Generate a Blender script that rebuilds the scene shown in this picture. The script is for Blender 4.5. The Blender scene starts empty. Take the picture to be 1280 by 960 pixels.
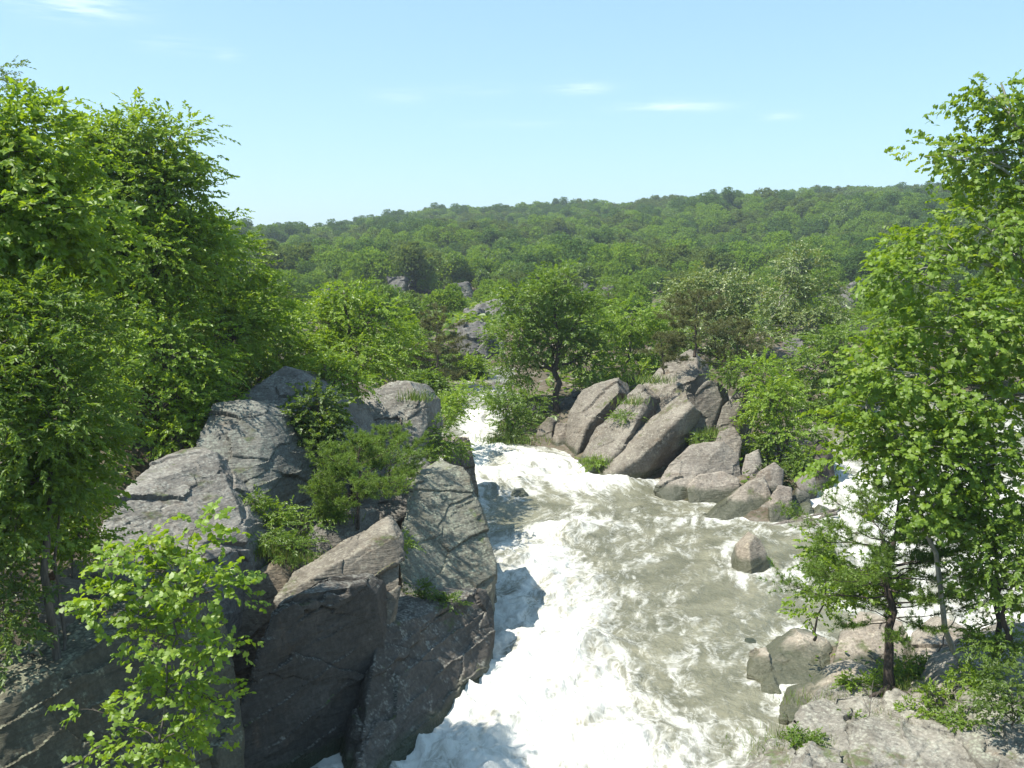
import bpy, bmesh, math, random
import numpy as np
from mathutils import Vector

sc = bpy.context.scene
COL = sc.collection
R = math.radians

# ------------------------------------------------------------------ camera, sky, sun, exposure
FPX, CAMZ, PITCH = 1256.0, 10.0, R(7.0)
cam_d = bpy.data.cameras.new('camera'); cam = bpy.data.objects.new('camera', cam_d); COL.objects.link(cam)
cam.location = (0, 0, CAMZ); cam.rotation_euler = (R(90) - PITCH, 0, 0)
cam_d.sensor_width = 36.0; cam_d.lens = 36.0 * FPX / 1280.0
cam_d.clip_start = 0.3; cam_d.clip_end = 9000
sc.camera = cam

SUN_EL, SUN_AZ = R(58), math.atan2(-0.94, -0.30)
sun_dir = Vector((math.sin(SUN_AZ) * math.cos(SUN_EL), math.cos(SUN_AZ) * math.cos(SUN_EL), math.sin(SUN_EL)))
sun_d = bpy.data.lights.new('sun', 'SUN'); sun = bpy.data.objects.new('sun', sun_d); COL.objects.link(sun)
sun.location = (-60, 30, 120)
sun.rotation_euler = sun_dir.to_track_quat('Z', 'Y').to_euler()
sun_d.energy = 5.0; sun_d.angle = R(0.53); sun_d.color = (1.0, 0.955, 0.87)

world = bpy.data.worlds.new('World'); sc.world = world; world.use_nodes = True
wn, wl = world.node_tree.nodes, world.node_tree.links
wn.clear()
w_out = wn.new('ShaderNodeOutputWorld'); w_bg = wn.new('ShaderNodeBackground')
w_sky = wn.new('ShaderNodeTexSky'); w_sky.sky_type = 'NISHITA'; w_sky.sun_disc = False
w_sky.sun_elevation = SUN_EL; w_sky.sun_rotation = SUN_AZ % (2 * math.pi)
w_sky.air_density = 1.0; w_sky.dust_density = 0.6; w_sky.ozone_density = 1.6
w_bg.inputs['Strength'].default_value = 0.108
wl.new(w_bg.outputs[0], w_out.inputs[0])
# thin cirrus wisps: stretched noise in the direction of view from the ground, only where the sky has them
tc = wn.new('ShaderNodeTexCoord')
def sky_dir(px, py):
    return (Vector((1, 0, 0)) * (px - 640) / FPX + Vector((0, math.cos(PITCH), -math.sin(PITCH)))
            + Vector((0, math.sin(PITCH), math.cos(PITCH))) * (480 - py) / FPX).normalized()
mp = wn.new('ShaderNodeMapping'); mp.inputs['Scale'].default_value = (22, 22, 190)
mp.inputs['Rotation'].default_value = (0, R(-6), 0)
wl.new(tc.outputs['Generated'], mp.inputs[0])
nz = wn.new('ShaderNodeTexNoise'); nz.inputs['Scale'].default_value = 1.0; nz.inputs['Detail'].default_value = 7
nz.inputs['Roughness'].default_value = 0.62
wl.new(mp.outputs[0], nz.inputs['Vector'])
def wmath(op, a, b=None, clamp=False):
    n = wn.new('ShaderNodeMath'); n.operation = op; n.use_clamp = clamp
    for i, v in enumerate((a, b)):
        if v is None: continue
        if isinstance(v, (int, float)): n.inputs[i].default_value = v
        else: wl.new(v, n.inputs[i])
    return n.outputs[0]
total = None
for px, py, rx, ry, amp in ((835, 133, 0.075, 0.0085, .8), (725, 110, 0.045, 0.009, 0.6), (975, 145, 0.03, 0.006, 0.45),
                            (95, 8, 0.075, 0.017, 0.8), (285, 68, 0.02, 0.008, 0.35), (500, 120, 0.05, 0.012, 0.2),
                            (650, 155, 0.09, 0.006, 0.2), (215, 55, 0.05, 0.012, 0.25), (600, 112, 0.05, 0.009, 0.2)):
    d = sky_dir(px, py)
    sub = wn.new('ShaderNodeVectorMath'); sub.operation = 'SUBTRACT'; sub.inputs[1].default_value = d
    wl.new(tc.outputs['Generated'], sub.inputs[0])
    rot = wn.new('ShaderNodeMapping'); rot.inputs['Rotation'].default_value = (0, R(7 if py > 60 else 9), 0)
    rot.inputs['Scale'].default_value = (1 / rx, 1 / rx, 1 / ry)
    wl.new(sub.outputs[0], rot.inputs[0])
    ln = wn.new('ShaderNodeVectorMath'); ln.operation = 'LENGTH'; wl.new(rot.outputs[0], ln.inputs[0])
    g = wmath('EXPONENT', wmath('MULTIPLY', wmath('POWER', ln.outputs['Value'], 2.0), -3.0))
    g = wmath('MULTIPLY', g, amp)
    total = g if total is None else wmath('ADD', total, g)
cl = wmath('SUBTRACT', nz.outputs['Fac'], 0.36)
cl = wmath('MULTIPLY', wmath('MULTIPLY', cl, 2.6, True), total, True)
tint = wn.new('ShaderNodeMix'); tint.data_type = 'RGBA'; tint.blend_type = 'MULTIPLY'; tint.inputs[0].default_value = 1
wl.new(w_sky.outputs[0], tint.inputs[6]); tint.inputs[7].default_value = (0.88, 1.0, 1.04, 1)
pale = wn.new('ShaderNodeMix'); pale.data_type = 'RGBA'; pale.inputs[0].default_value = 0.40
wl.new(tint.outputs[2], pale.inputs[6]); pale.inputs[7].default_value = (2.4, 4.15, 5.6, 1)
mixc = wn.new('ShaderNodeMix'); mixc.data_type = 'RGBA'
wl.new(cl, mixc.inputs[0]); wl.new(pale.outputs[2], mixc.inputs[6]); mixc.inputs[7].default_value = (6.2, 7.0, 7.4, 1)
wl.new(mixc.outputs[2], w_bg.inputs['Color'])

sc.view_settings.view_transform = 'Standard'; sc.view_settings.look = 'None'
sc.view_settings.gamma = 1.0; sc.view_settings.use_curve_mapping = False
sc.view_settings.exposure = 0.95
sc.cycles.max_bounces = 8; sc.cycles.diffuse_bounces = 6; sc.cycles.glossy_bounces = 2
sc.cycles.transmission_bounces = 3; sc.cycles.volume_bounces = 0; sc.cycles.transparent_max_bounces = 4
sc.cycles.caustics_reflective = False; sc.cycles.caustics_refractive = False
sc.cycles.use_denoising = True

# ------------------------------------------------------------------ picking points in space
def P(px, py, Y):
    dx = (px - 640) / FPX; v = (480 - py) / FPX
    d = np.array([dx, math.cos(PITCH) + v * math.sin(PITCH), -math.sin(PITCH) + v * math.cos(PITCH)])
    return np.array([0, 0, CAMZ]) + d * (Y / d[1])
def wz(y):
    return np.interp(y, [0, 22, 30, 38, 46, 52, 62, 80, 120], [-0.1, 0, 0.12, 0.3, 0.75, 1.05, 1.9, 2.5, 3.0])
def W(px, py):
    Y = 30.0
    for _ in range(60):
        z = float(wz(Y)); dx = (px - 640) / FPX; v = (480 - py) / FPX
        d1 = math.cos(PITCH) + v * math.sin(PITCH); d2 = -math.sin(PITCH) + v * math.cos(PITCH)
        Y = 0.5 * Y + 0.5 * min(120.0, (z - CAMZ) / min(d2, -0.02) * d1)
    return P(px, py, Y)

# ------------------------------------------------------------------ numpy noise
_r0 = np.random.default_rng(7)
PERM = np.concatenate([_r0.permutation(256)] * 3).astype(np.int32)
GRAD = _r0.normal(size=(256, 3)); GRAD /= np.linalg.norm(GRAD, axis=1)[:, None]
def perlin(p, seed=0):
    p = np.asarray(p, float) + seed * 17.31
    i = np.floor(p).astype(np.int64); f = p - i; i &= 255
    u = f * f * f * (f * (f * 6 - 15) + 10)
    def g(a, b, c):
        h = PERM[PERM[PERM[(i[:, 0] + a) & 255] + ((i[:, 1] + b) & 255)] + ((i[:, 2] + c) & 255)]
        return np.einsum('ij,ij->i', GRAD[h], f - np.array([a, b, c]))
    x0 = g(0, 0, 0) * (1 - u[:, 0]) + g(1, 0, 0) * u[:, 0]; x1 = g(0, 1, 0) * (1 - u[:, 0]) + g(1, 1, 0) * u[:, 0]
    x2 = g(0, 0, 1) * (1 - u[:, 0]) + g(1, 0, 1) * u[:, 0]; x3 = g(0, 1, 1) * (1 - u[:, 0]) + g(1, 1, 1) * u[:, 0]
    y0 = x0 * (1 - u[:, 1]) + x1 * u[:, 1]; y1 = x2 * (1 - u[:, 1]) + x3 * u[:, 1]
    return (y0 * (1 - u[:, 2]) + y1 * u[:, 2]) * 1.6
def fbm(p, octv=4, seed=0, gain=0.5):
    s = np.zeros(len(p)); a = 1.0
    for k in range(octv):
        s += a * perlin(p * 2.03 ** k, seed + k); a *= gain
    return s
def facets(p, seed=0):
    """Worley cells; every cell is a tilted flat chip: returns the tilt height and the gap to the cell border."""
    i = np.floor(p).astype(np.int64)
    best = np.full(len(p), 9e9); sec = best.copy(); tilt = np.zeros(len(p))
    for a in (-1, 0, 1):
        for b in (-1, 0, 1):
            for c in (-1, 0, 1):
                j = i + np.array([a, b, c])
                h = PERM[PERM[PERM[(j[:, 0] + seed) & 255] + (j[:, 1] & 255)] + (j[:, 2] & 255)]
                q = j + 0.5 + GRAD[h] * 0.45
                d = np.linalg.norm(p - q, axis=1)
                t = np.einsum('ij,ij->i', p - q, GRAD[(h * 7 + 31) & 255]) + 0.5 * GRAD[(h * 3 + 5) & 255, 0]
                m = d < best
                sec = np.where(m, best, np.minimum(sec, d)); tilt = np.where(m, t, tilt); best = np.where(m, d, best)
    return tilt, sec - best
def sstep(a, b, x):
    t = np.clip((x - a) / (b - a), 0, 1); return t * t * (3 - 2 * t)

# ------------------------------------------------------------------ mesh and tagging helpers
def mesh_np(name, V, F, mat=None, smooth=False, attrs=None):
    """V (n,3); F list of index arrays, each (m,k)."""
    me = bpy.data.meshes.new(name)
    V = np.asarray(V, np.float32)
    me.vertices.add(len(V)); me.vertices.foreach_set('co', V.ravel())
    F = [np.asarray(f, np.int32) for f in F if len(f)]
    loops = np.concatenate([f.ravel() for f in F]); sizes = np.concatenate([np.full(len(f), f.shape[1]) for f in F])
    me.loops.add(len(loops)); me.loops.foreach_set('vertex_index', loops)
    starts = np.concatenate([[0], np.cumsum(sizes)[:-1]]).astype(np.int32)
    me.polygons.add(len(sizes)); me.polygons.foreach_set('loop_start', starts)
    me.polygons.foreach_set('use_smooth', np.full(len(sizes), smooth))
    for k, (dt, vals) in (attrs or {}).items():
        at = me.attributes.new(k, dt, 'POINT')
        at.data.foreach_set('value' if dt == 'FLOAT' else 'vector', np.asarray(vals, np.float32).ravel())
    me.update(calc_edges=True); me.validate()
    if mat: me.materials.append(mat)
    return me
def link(name, data, parent=None, loc=(0, 0, 0)):
    o = bpy.data.objects.new(name, data); COL.objects.link(o); o.location = loc
    if parent: o.parent = parent
    return o
def tag(o, label, cat, group=None, kind=None):
    o['label'] = label; o['category'] = cat
    if group: o['group'] = group
    if kind: o['kind'] = kind
    return o
def copy_tree(o, parent=None):
    c = o.copy(); COL.objects.link(c)
    if parent: c.parent = parent
    for ch in list(o.children): copy_tree(ch, c)
    return c

# ------------------------------------------------------------------ materials
class NT:
    def __init__(s, name):
        s.m = bpy.data.materials.new(name); s.m.use_nodes = True
        s.n, s.l = s.m.node_tree.nodes, s.m.node_tree.links; s.n.clear()
        s.out = s.n.new('ShaderNodeOutputMaterial')
    def put(s, sock, v):
        if v is None: return
        if isinstance(v, bpy.types.NodeSocket): s.l.new(v, sock)
        elif isinstance(v, tuple) and len(v) == 3 and sock.type == 'RGBA': sock.default_value = (*v, 1)
        else: sock.default_value = v
    def math(s, op, a, b=None, c=None, clamp=False):
        n = s.n.new('ShaderNodeMath'); n.operation = op; n.use_clamp = clamp
        for i, v in enumerate((a, b, c)): s.put(n.inputs[i], v)
        return n.outputs[0]
    def mix(s, f, a, b, blend='MIX'):
        n = s.n.new('ShaderNodeMix'); n.data_type = 'RGBA'; n.blend_type = blend
        s.put(n.inputs[0], f); s.put(n.inputs[6], a); s.put(n.inputs[7], b); return n.outputs[2]
    def ramp(s, v, a, b):
        n = s.n.new('ShaderNodeMapRange'); n.interpolation_type = 'SMOOTHSTEP'
        s.put(n.inputs[0], v); n.inputs[1].default_value = a; n.inputs[2].default_value = b; return n.outputs[0]
    def noise(s, vec, scale, detail=4, rough=0.55, dist=0.0):
        n = s.n.new('ShaderNodeTexNoise'); s.put(n.inputs['Vector'], vec)
        n.inputs['Scale'].default_value = scale; n.inputs['Detail'].default_value = detail
        n.inputs['Roughness'].default_value = rough; n.inputs['Distortion'].default_value = dist
        return n.outputs['Fac']
    def voro(s, vec, scale, feature='F1'):
        n = s.n.new('ShaderNodeTexVoronoi'); n.feature = feature; s.put(n.inputs['Vector'], vec)
        n.inputs['Scale'].default_value = scale; return n.outputs['Distance']
    def mapping(s, vec, scale=(1, 1, 1), rot=(0, 0, 0)):
        n = s.n.new('ShaderNodeMapping'); s.put(n.inputs[0], vec); n.inputs['Scale'].default_value = scale
        n.inputs['Rotation'].default_value = rot; return n.outputs[0]
    def geo(s, what): return s.n.new('ShaderNodeNewGeometry').outputs[what]
    def attr(s, name, out='Fac'):
        n = s.n.new('ShaderNodeAttribute'); n.attribute_name = name; return n.outputs[out]
    def bump(s, h, strength=0.5, dist=0.05):
        n = s.n.new('ShaderNodeBump'); s.put(n.inputs['Height'], h); n.inputs['Strength'].default_value = strength
        n.inputs['Distance'].default_value = dist; return n.outputs[0]
    def bsdf(s, color, rough=0.9, normal=None, spec=0.3, ior=None):
        n = s.n.new('ShaderNodeBsdfPrincipled'); s.put(n.inputs['Base Color'], color); s.put(n.inputs['Roughness'], rough)
        s.put(n.inputs['Specular IOR Level'], spec)
        if ior: n.inputs['IOR'].default_value = ior
        if normal: s.l.new(normal, n.inputs['Normal'])
        return n.outputs[0]
    def mixs(s, f, a, b):
        n = s.n.new('ShaderNodeMixShader'); s.put(n.inputs[0], f); s.l.new(a, n.inputs[1]); s.l.new(b, n.inputs[2])
        return n.outputs[0]
    def done(s, sh): s.l.new(sh, s.out.inputs[0]); return s.m

STR = np.array([-0.58, 0.22, 0.78]); STR /= np.linalg.norm(STR)      # normal of the rock's foliation, dipping left
STR_ROT = tuple(Vector(STR).rotation_difference(Vector((0, 0, 1))).to_euler())

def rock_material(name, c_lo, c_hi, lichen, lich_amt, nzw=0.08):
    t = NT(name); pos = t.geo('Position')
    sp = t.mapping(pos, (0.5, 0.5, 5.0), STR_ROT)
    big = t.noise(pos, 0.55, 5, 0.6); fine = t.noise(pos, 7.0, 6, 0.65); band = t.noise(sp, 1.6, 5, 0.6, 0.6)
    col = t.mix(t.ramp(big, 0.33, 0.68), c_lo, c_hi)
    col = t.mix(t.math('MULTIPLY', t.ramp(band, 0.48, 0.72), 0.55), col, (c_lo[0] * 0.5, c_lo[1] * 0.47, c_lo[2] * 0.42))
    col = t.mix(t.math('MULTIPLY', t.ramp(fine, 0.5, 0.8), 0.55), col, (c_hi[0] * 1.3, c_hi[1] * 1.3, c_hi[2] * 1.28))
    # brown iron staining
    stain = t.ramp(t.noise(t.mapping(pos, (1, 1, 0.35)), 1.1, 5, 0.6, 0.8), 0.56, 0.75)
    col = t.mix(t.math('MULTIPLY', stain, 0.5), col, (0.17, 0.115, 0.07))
    # lichen crust; its bias to upward faces also paints sunlit paleness on tops
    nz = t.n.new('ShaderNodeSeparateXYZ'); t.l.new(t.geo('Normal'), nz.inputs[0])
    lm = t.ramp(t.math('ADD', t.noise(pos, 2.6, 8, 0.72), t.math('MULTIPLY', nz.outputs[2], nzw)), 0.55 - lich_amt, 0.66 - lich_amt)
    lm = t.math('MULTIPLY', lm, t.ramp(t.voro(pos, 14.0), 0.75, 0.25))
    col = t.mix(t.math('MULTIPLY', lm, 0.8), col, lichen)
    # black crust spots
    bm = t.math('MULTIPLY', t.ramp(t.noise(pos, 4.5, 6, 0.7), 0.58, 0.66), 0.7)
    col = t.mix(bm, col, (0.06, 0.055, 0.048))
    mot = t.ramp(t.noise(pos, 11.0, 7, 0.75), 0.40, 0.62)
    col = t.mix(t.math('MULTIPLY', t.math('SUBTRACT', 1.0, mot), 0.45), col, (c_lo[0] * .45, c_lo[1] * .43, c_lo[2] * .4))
    # moss and dirt lodged where the stone lies flat
    soil = t.math('MULTIPLY', t.ramp(t.noise(pos, 0.9, 6, 0.65), 0.57, 0.66), t.ramp(nz.outputs[2], 0.55, 0.85))
    col = t.mix(t.math('MULTIPLY', soil, 0.8), col, t.mix(t.ramp(t.noise(pos, 6.0, 4), 0.4, 0.6), (0.075, 0.06, 0.035), (0.06, 0.085, 0.02)))
    # wet and algae band above the water
    z = t.n.new('ShaderNodeSeparateXYZ'); t.l.new(pos, z.inputs[0])
    wl_ = t.math('MULTIPLY', t.math('MAXIMUM', t.math('SUBTRACT', z.outputs[1], 26.0), 0.0), 0.036)
    hh = t.math('ADD', t.math('SUBTRACT', z.outputs[2], wl_), t.math('MULTIPLY', t.math('SUBTRACT', t.noise(pos, 1.7, 4), 0.5), 0.5))
    wet = t.ramp(hh, 0.46, 0.22)
    col = t.mix(t.math('MULTIPLY', wet, 0.82), col, (0.032, 0.040, 0.016))
    col = t.mix(1.0, col, t.n.new('ShaderNodeObjectInfo').outputs['Color'], 'MULTIPLY')
    h = t.math('ADD', t.math('MULTIPLY', t.noise(pos, 3.2, 10, 0.68), 1.0), t.math('MULTIPLY', t.noise(sp, 4.0, 6, 0.65, 0.4), 0.9))
    rough = t.math('SUBTRACT', 0.9, t.math('MULTIPLY', wet, 0.55))
    return t.done(t.bsdf(col, rough, t.bump(h, 0.9, 0.08), 0.35))

ROCK_GREY = rock_material('grey_lichen_rock', (0.135, 0.124, 0.106), (0.245, 0.228, 0.198), (0.31, 0.305, 0.26), 0.03)
ROCK_GREEN = rock_material('green_lichen_rock', (0.12, 0.115, 0.098), (0.19, 0.183, 0.158), (0.25, 0.262, 0.215), 0.05)
ROCK_TAN = rock_material('tan_river_rock', (0.205, 0.182, 0.152), (0.345, 0.31, 0.262), (0.38, 0.355, 0.295), 0.02)
ROCK_DARK = rock_material('dark_brown_rock', (0.062, 0.055, 0.046), (0.105, 0.094, 0.08), (0.26, 0.255, 0.215), -0.10, 0.26)  # dark stone; strong upward lichen weight also paints the lit top edges pale

def leaf_material(name, ca, cb, cc, tr=0.5, gloss=0.03, rough=0.5):
    t = NT(name); v = t.attr('tint')
    col = t.mix(t.ramp(v, 0.0, 0.65), ca, cb); col = t.mix(t.ramp(v, 0.7, 1.0), col, cc)
    d = t.n.new('ShaderNodeBsdfDiffuse'); t.put(d.inputs[0], col)
    g = t.n.new('ShaderNodeBsdfTranslucent')
    t.put(g.inputs[0], t.mix(1.0, col, (1.5, 1.35, 0.55), 'MULTIPLY'))
    a = t.mixs(tr, d.outputs[0], g.outputs[0])
    s = t.n.new('ShaderNodeBsdfGlossy'); s.inputs['Color'].default_value = (1, 1, 1, 1); s.inputs['Roughness'].default_value = rough
    return t.done(t.mixs(gloss, a, s.outputs[0]))

LEAF_BRIGHT = leaf_material('bright_leaf', (0.130, 0.214, 0.015), (0.191, 0.302, 0.024), (0.290, 0.376, 0.043), 0.52)
LEAF_MID = leaf_material('mid_leaf', (0.093, 0.162, 0.018), (0.137, 0.226, 0.024), (0.199, 0.283, 0.038), 0.52)
LEAF_DEEP = leaf_material('deep_leaf', (0.070, 0.124, 0.019), (0.104, 0.170, 0.026), (0.153, 0.219, 0.038), 0.52)
LEAF_SILVER = leaf_material('silver_leaf', (0.110, 0.169, 0.030), (0.177, 0.235, 0.055), (0.353, 0.350, 0.150), 0.36, 0.06)
LEAF_HILL = leaf_material('hill_leaf', (0.105, 0.178, 0.03), (0.148, 0.235, 0.036), (0.20, 0.285, 0.046), 0.45, 0.0)
LEAF_PLANE = leaf_material('plane_leaf', (0.115, 0.200, 0.018), (0.169, 0.266, 0.028), (0.251, 0.332, 0.055), 0.52, 0.02, 0.5)
NEEDLE = leaf_material('pine_needle', (0.105, 0.175, 0.024), (0.145, 0.235, 0.038), (0.19, 0.26, 0.06), 0.42, 0.02)
NEEDLE_DRY = leaf_material('dry_needle', (0.09, 0.105, 0.035), (0.125, 0.14, 0.05), (0.18, 0.155, 0.08), 0.3, 0.02)
GRASS = leaf_material('grass_blade', (0.09, 0.16, 0.025), (0.14, 0.21, 0.04), (0.25, 0.25, 0.09), 0.35, 0.02)

def bark_material(name, a, b):
    t = NT(name); pos = t.geo('Position')
    f = t.noise(t.mapping(pos, (9, 9, 1.6)), 2.0, 6, 0.65)
    return t.done(t.bsdf(t.mix(t.ramp(f, 0.3, 0.7), a, b), 0.92, t.bump(f, 0.8, 0.03), 0.2))
BARK = bark_material('grey_brown_bark', (0.06, 0.05, 0.04), (0.15, 0.13, 0.105))
BARK_DARK = bark_material('dark_bark', (0.03, 0.025, 0.02), (0.09, 0.07, 0.055))
BARK_PALE = bark_material('pale_bark', (0.20, 0.19, 0.16), (0.42, 0.40, 0.35))
DRIFT = bark_material('weathered_wood', (0.05, 0.042, 0.035), (0.23, 0.20, 0.165))

# ------------------------------------------------------------------ the river's outline in plan
left_px = [(530, 890), (590, 820), (612, 735), (604, 640), (592, 600), (586, 570), (582, 545), (588, 524)]
right_px = [(612, 527), (604, 553), (640, 557), (700, 566), (722, 602), (760, 606), (822, 604), (832, 630), (882, 645), (950, 662), (1036, 664), (1040, 612), (1056, 580)]
near_px = [(1080, 792), (1000, 792), (955, 822), (932, 868), (955, 905), (915, 962)]
poly = [np.array([-9.0, 4.0]), np.array([-8.0, 14.0]), W(240, 900)[:2], W(455, 900)[:2]] + [W(*p)[:2] for p in left_px]
poly += [np.array([-3.0, 66.0]), np.array([-2.4, 72.0]), np.array([-1.0, 72.0]), np.array([-0.8, 66.0])]
poly += [W(*p)[:2] for p in right_px]
poly += [np.array([17.5, 56.0]), np.array([24.0, 60.0]), np.array([44.0, 60.0]), np.array([44.0, 27.0]), np.array([16.0, 26.0])]
poly += [W(*p)[:2] for p in near_px] + [np.array([3.4, 15.0]), np.array([3.2, 4.0])]
poly = np.array(poly)
def water_sd(x, y):
    """signed distance to the river outline, negative in the water"""
    p = np.stack([x, y], 1); d = np.full(len(p), 9e9); ins = np.zeros(len(p), bool)
    for a, b in zip(poly, np.roll(poly, -1, 0)):
        e = b - a; w = p - a; t = np.clip((w @ e) / max(e @ e, 1e-9), 0, 1)
        d = np.minimum(d, np.linalg.norm(w - t[:, None] * e, axis=1))
        c = (a[1] > p[:, 1]) != (b[1] > p[:, 1])
        with np.errstate(divide='ignore', invalid='ignore'):
            xi = (b[0] - a[0]) * (p[:, 1] - a[1]) / (b[1] - a[1]) + a[0]
        ins ^= c & (p[:, 0] < xi)
    return np.where(ins, -d, d)

CREST = [(-900, 300), (0, 291), (310, 287), (400, 287), (440, 277), (500, 268), (560, 263), (640, 258), (700, 254), (760, 256),
         (800, 250), (900, 243), (1000, 238), (1100, 236), (1160, 231), (1280, 226), (2200, 215)]
CX, CY_ = [c[0] for c in CREST], [c[1] for c in CREST]
def terrain(x, y):
    x = np.asarray(x, float); y = np.asarray(y, float)
    near = (np.abs(x) < 70) & (y < 130) & (y > -10)
    d = np.full(len(x), 40.0); d[near] = water_sd(x[near], y[near])
    w = wz(y); dp = np.maximum(d, 0)
    left = sstep(2.0, -2.0, x - np.interp(y, [20, 60, 75], [0, -1.5, -3]))
    isl = sstep(30, 38, y)
    h_left = 0.15 * dp + 3.4 * sstep(1.5, 8.0, dp) + 0.06 * np.minimum(dp, 25)
    h_isl = 0.12 * np.minimum(dp, 3) + 1.4 * sstep(4.0, 12.0, dp) + 0.02 * np.minimum(dp, 40)
    h_near = 0.06 * dp + 0.12 * sstep(1, 4, dp)
    h_left = h_left * (1 - .62 * sstep(38, 62, y))
    land = w + left * h_left + (1 - left) * (isl * h_isl + (1 - isl) * h_near)
    p2 = np.stack([x, y, 0 * x], 1)
    n1 = fbm(p2 * 0.35, 4, 3); land = land + np.where(d > 0, n1 * 0.35 * np.minimum(1, dp / 1.5), 0)
    h = np.where(d > 0, land - 0.12, w - 0.1 - 1.3 * np.minimum(1, -d / 0.9))
    # gorge beyond the rapids, far shore and the wooded ridge
    far = sstep(70, 120, y)
    h = h * (1 - far) + far * (2.9 + 0.7 * fbm(p2 * 0.06, 4, 11) + sstep(150, 200, y) * .6)
    yy = np.maximum(y, 1.0); px = 640 + FPX * x / yy
    cpy = np.interp(px, CX, CY_)
    Yc = np.where(px < 430, 700.0, 520.0); Yc = np.interp(px, [300, 400, 470, 2000], [760, 720, 540, 540])
    hc = CAMZ + (325.8 - cpy) / FPX * Yc - 8.0
    t = np.clip((y - 205) / (Yc - 205), 0, 1.0)
    prof = t ** 1.15
    gull = fbm(p2 * 0.011, 4, 21) * 8.0 * np.clip(t * 4, 0, 1) * np.clip((1.05 - t) * 3, 0, 1)
    h = np.where(y > 205, 3.5 + (hc - 3.5) * prof + gull - 0.02 * np.maximum(0, y - Yc), h)
    return h
def gz(x, y): return float(terrain(np.array([x]), np.array([y]))[0])

# ------------------------------------------------------------------ ground sheet
def grid_faces(nr, nc):
    i = np.arange(nr * nc).reshape(nr, nc)
    return np.stack([i[:-1, :-1], i[:-1, 1:], i[1:, 1:], i[1:, :-1]], -1).reshape(-1, 4)
az = np.concatenate([np.linspace(-80, -32, 50)[:-1], np.linspace(-32, 32, 420), np.linspace(32, 80, 50)[1:]])
rad = np.concatenate([np.linspace(2, 12, 20)[:-1], np.geomspace(12, 3200, 520)])
A_, R_ = np.meshgrid(np.radians(az), rad)
gx, gy = (R_ * np.sin(A_)).ravel(), (R_ * np.cos(A_)).ravel()
gzv = terrain(gx, gy)
def ground_material():
    t = NT('forest_floor'); pos = t.geo('Position')
    a = t.noise(pos, 0.5, 6, 0.6); b = t.noise(pos, 5.0, 6, 0.65)
    col = t.mix(t.ramp(a, 0.35, 0.6), (0.075, 0.058, 0.038), (0.14, 0.115, 0.085))
    col = t.mix(t.math('MULTIPLY', t.ramp(b, 0.48, 0.62), 0.6), col, (0.04, 0.06, 0.02))
    col = t.mix(t.math('MULTIPLY', t.ramp(t.noise(pos, 1.3, 5, 0.6), 0.55, 0.68), 0.8), col, (0.23, 0.21, 0.18))
    return t.done(t.bsdf(col, 0.95, t.bump(t.math('ADD', b, a), 0.8, 0.15), 0.15))
ground = link('ground', mesh_np('ground', np.stack([gx, gy, gzv], 1), [grid_faces(len(rad), len(az))], ground_material(), True))
ground['kind'] = 'structure'

# ------------------------------------------------------------------ river
ys = [9.0]
while ys[-1] < 100: ys.append(ys[-1] + 0.045 + max(0, ys[-1] - 20) * 0.0022)
ys = np.array(ys)
xs = np.concatenate([np.linspace(-6, 14, 340)[:-1], np.linspace(14, 44, 170)])
RX, RY = np.meshgrid(xs, ys); rx, ry = RX.ravel(), RY.ravel()
c_px = [(660, 960), (670, 860), (690, 760), (740, 660), (760, 630), (700, 600), (650, 575), (600, 545), (596, 522)]
cl_pts = np.array([[0.3, 5.0]] + [W(*p)[:2] for p in c_px] + [[-1.8, 72], [1, 95]])
cx_at = np.interp(ry, cl_pts[:, 1], cl_pts[:, 0])
tt = rx - cx_at                                         # lateral offset from the main current
sd = water_sd(rx, ry)
foam = np.zeros(len(rx))
blobs = [(600, 528, .9, 4, 1.2), (604, 556, 1.1, 2.5, 1.2), (640, 578, 2.2, 2.6, 1.3), (690, 596, 1.7, 1.8, 1.1), (628, 600, 1.2, 1.5, .6),
         (745, 610, 1.2, .8, .9), (790, 606, 1.5, .7, .7), (720, 585, 1.5, 2, .5),
         (735, 655, 1.3, 1.1, 1.0), (700, 672, 1.3, 1.2, 1.0), (660, 690, 1.5, 1.4, .9), (635, 715, 1.2, 1.3, .8),
         (690, 720, 1.6, 1.8, .9), (720, 760, 1.3, 2.2, .8), (650, 780, 1.4, 2.4, 1.1), (700, 820, 1.3, 2., 1.), (640, 860, 1.5, 2., 1.1),
         (745, 850, 1.1, 1.4, .8), (690, 900, 1.7, 1.6, 1.2), (600, 930, 1.3, 1.8, 1.0), (760, 935, 1.2, 1.1, 1.0), (820, 955, .9, .8, .9),
         (650, 1000, 3, 2.5, 1.2), (545, 935, .8, 1.4, .8), (600, 850, .9, 1.5, .6), (900, 650, 1.2, .5, .35), (975, 720, 1.6, .5, .4), (870, 690, 2, .8, .15),
         (1130, 640, 4, 4, .9), (1200, 700, 4, 3, .9), (1220, 770, 2.5, 2, .9), (1090, 610, 2, 3, .6), (1250, 620, 6, 5, .7),
         (975, 672, .8, .4, -.25), (1000, 690, 1.5, 1., -.3), (870, 765, 1.3, 1.4, -.25), (650, 645, 1.4, 1.0, -.2), (780, 640, 2.5, 1.0, -.05)]
for px, py, sx, sy, a in blobs:
    c = W(px, py); foam += a * np.exp(-((rx - c[0]) / sx) ** 2 - ((ry - c[1]) / sy) ** 2)
foam = np.where(foam > 0, 1.25 * (1 - np.exp(-foam)), foam)
warp = fbm(np.stack([rx * .5, ry * .3, 0 * rx], 1), 3, 5)
q = np.stack([tt * 0.9 + warp * 0.7, ry * 0.42 + warp * 0.5, 0 * rx], 1)
streak = fbm(q * 1.3, 5, 31, 0.6)
edge = np.exp(-np.abs(sd + 0.15) / 0.25) * 0.25
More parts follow.
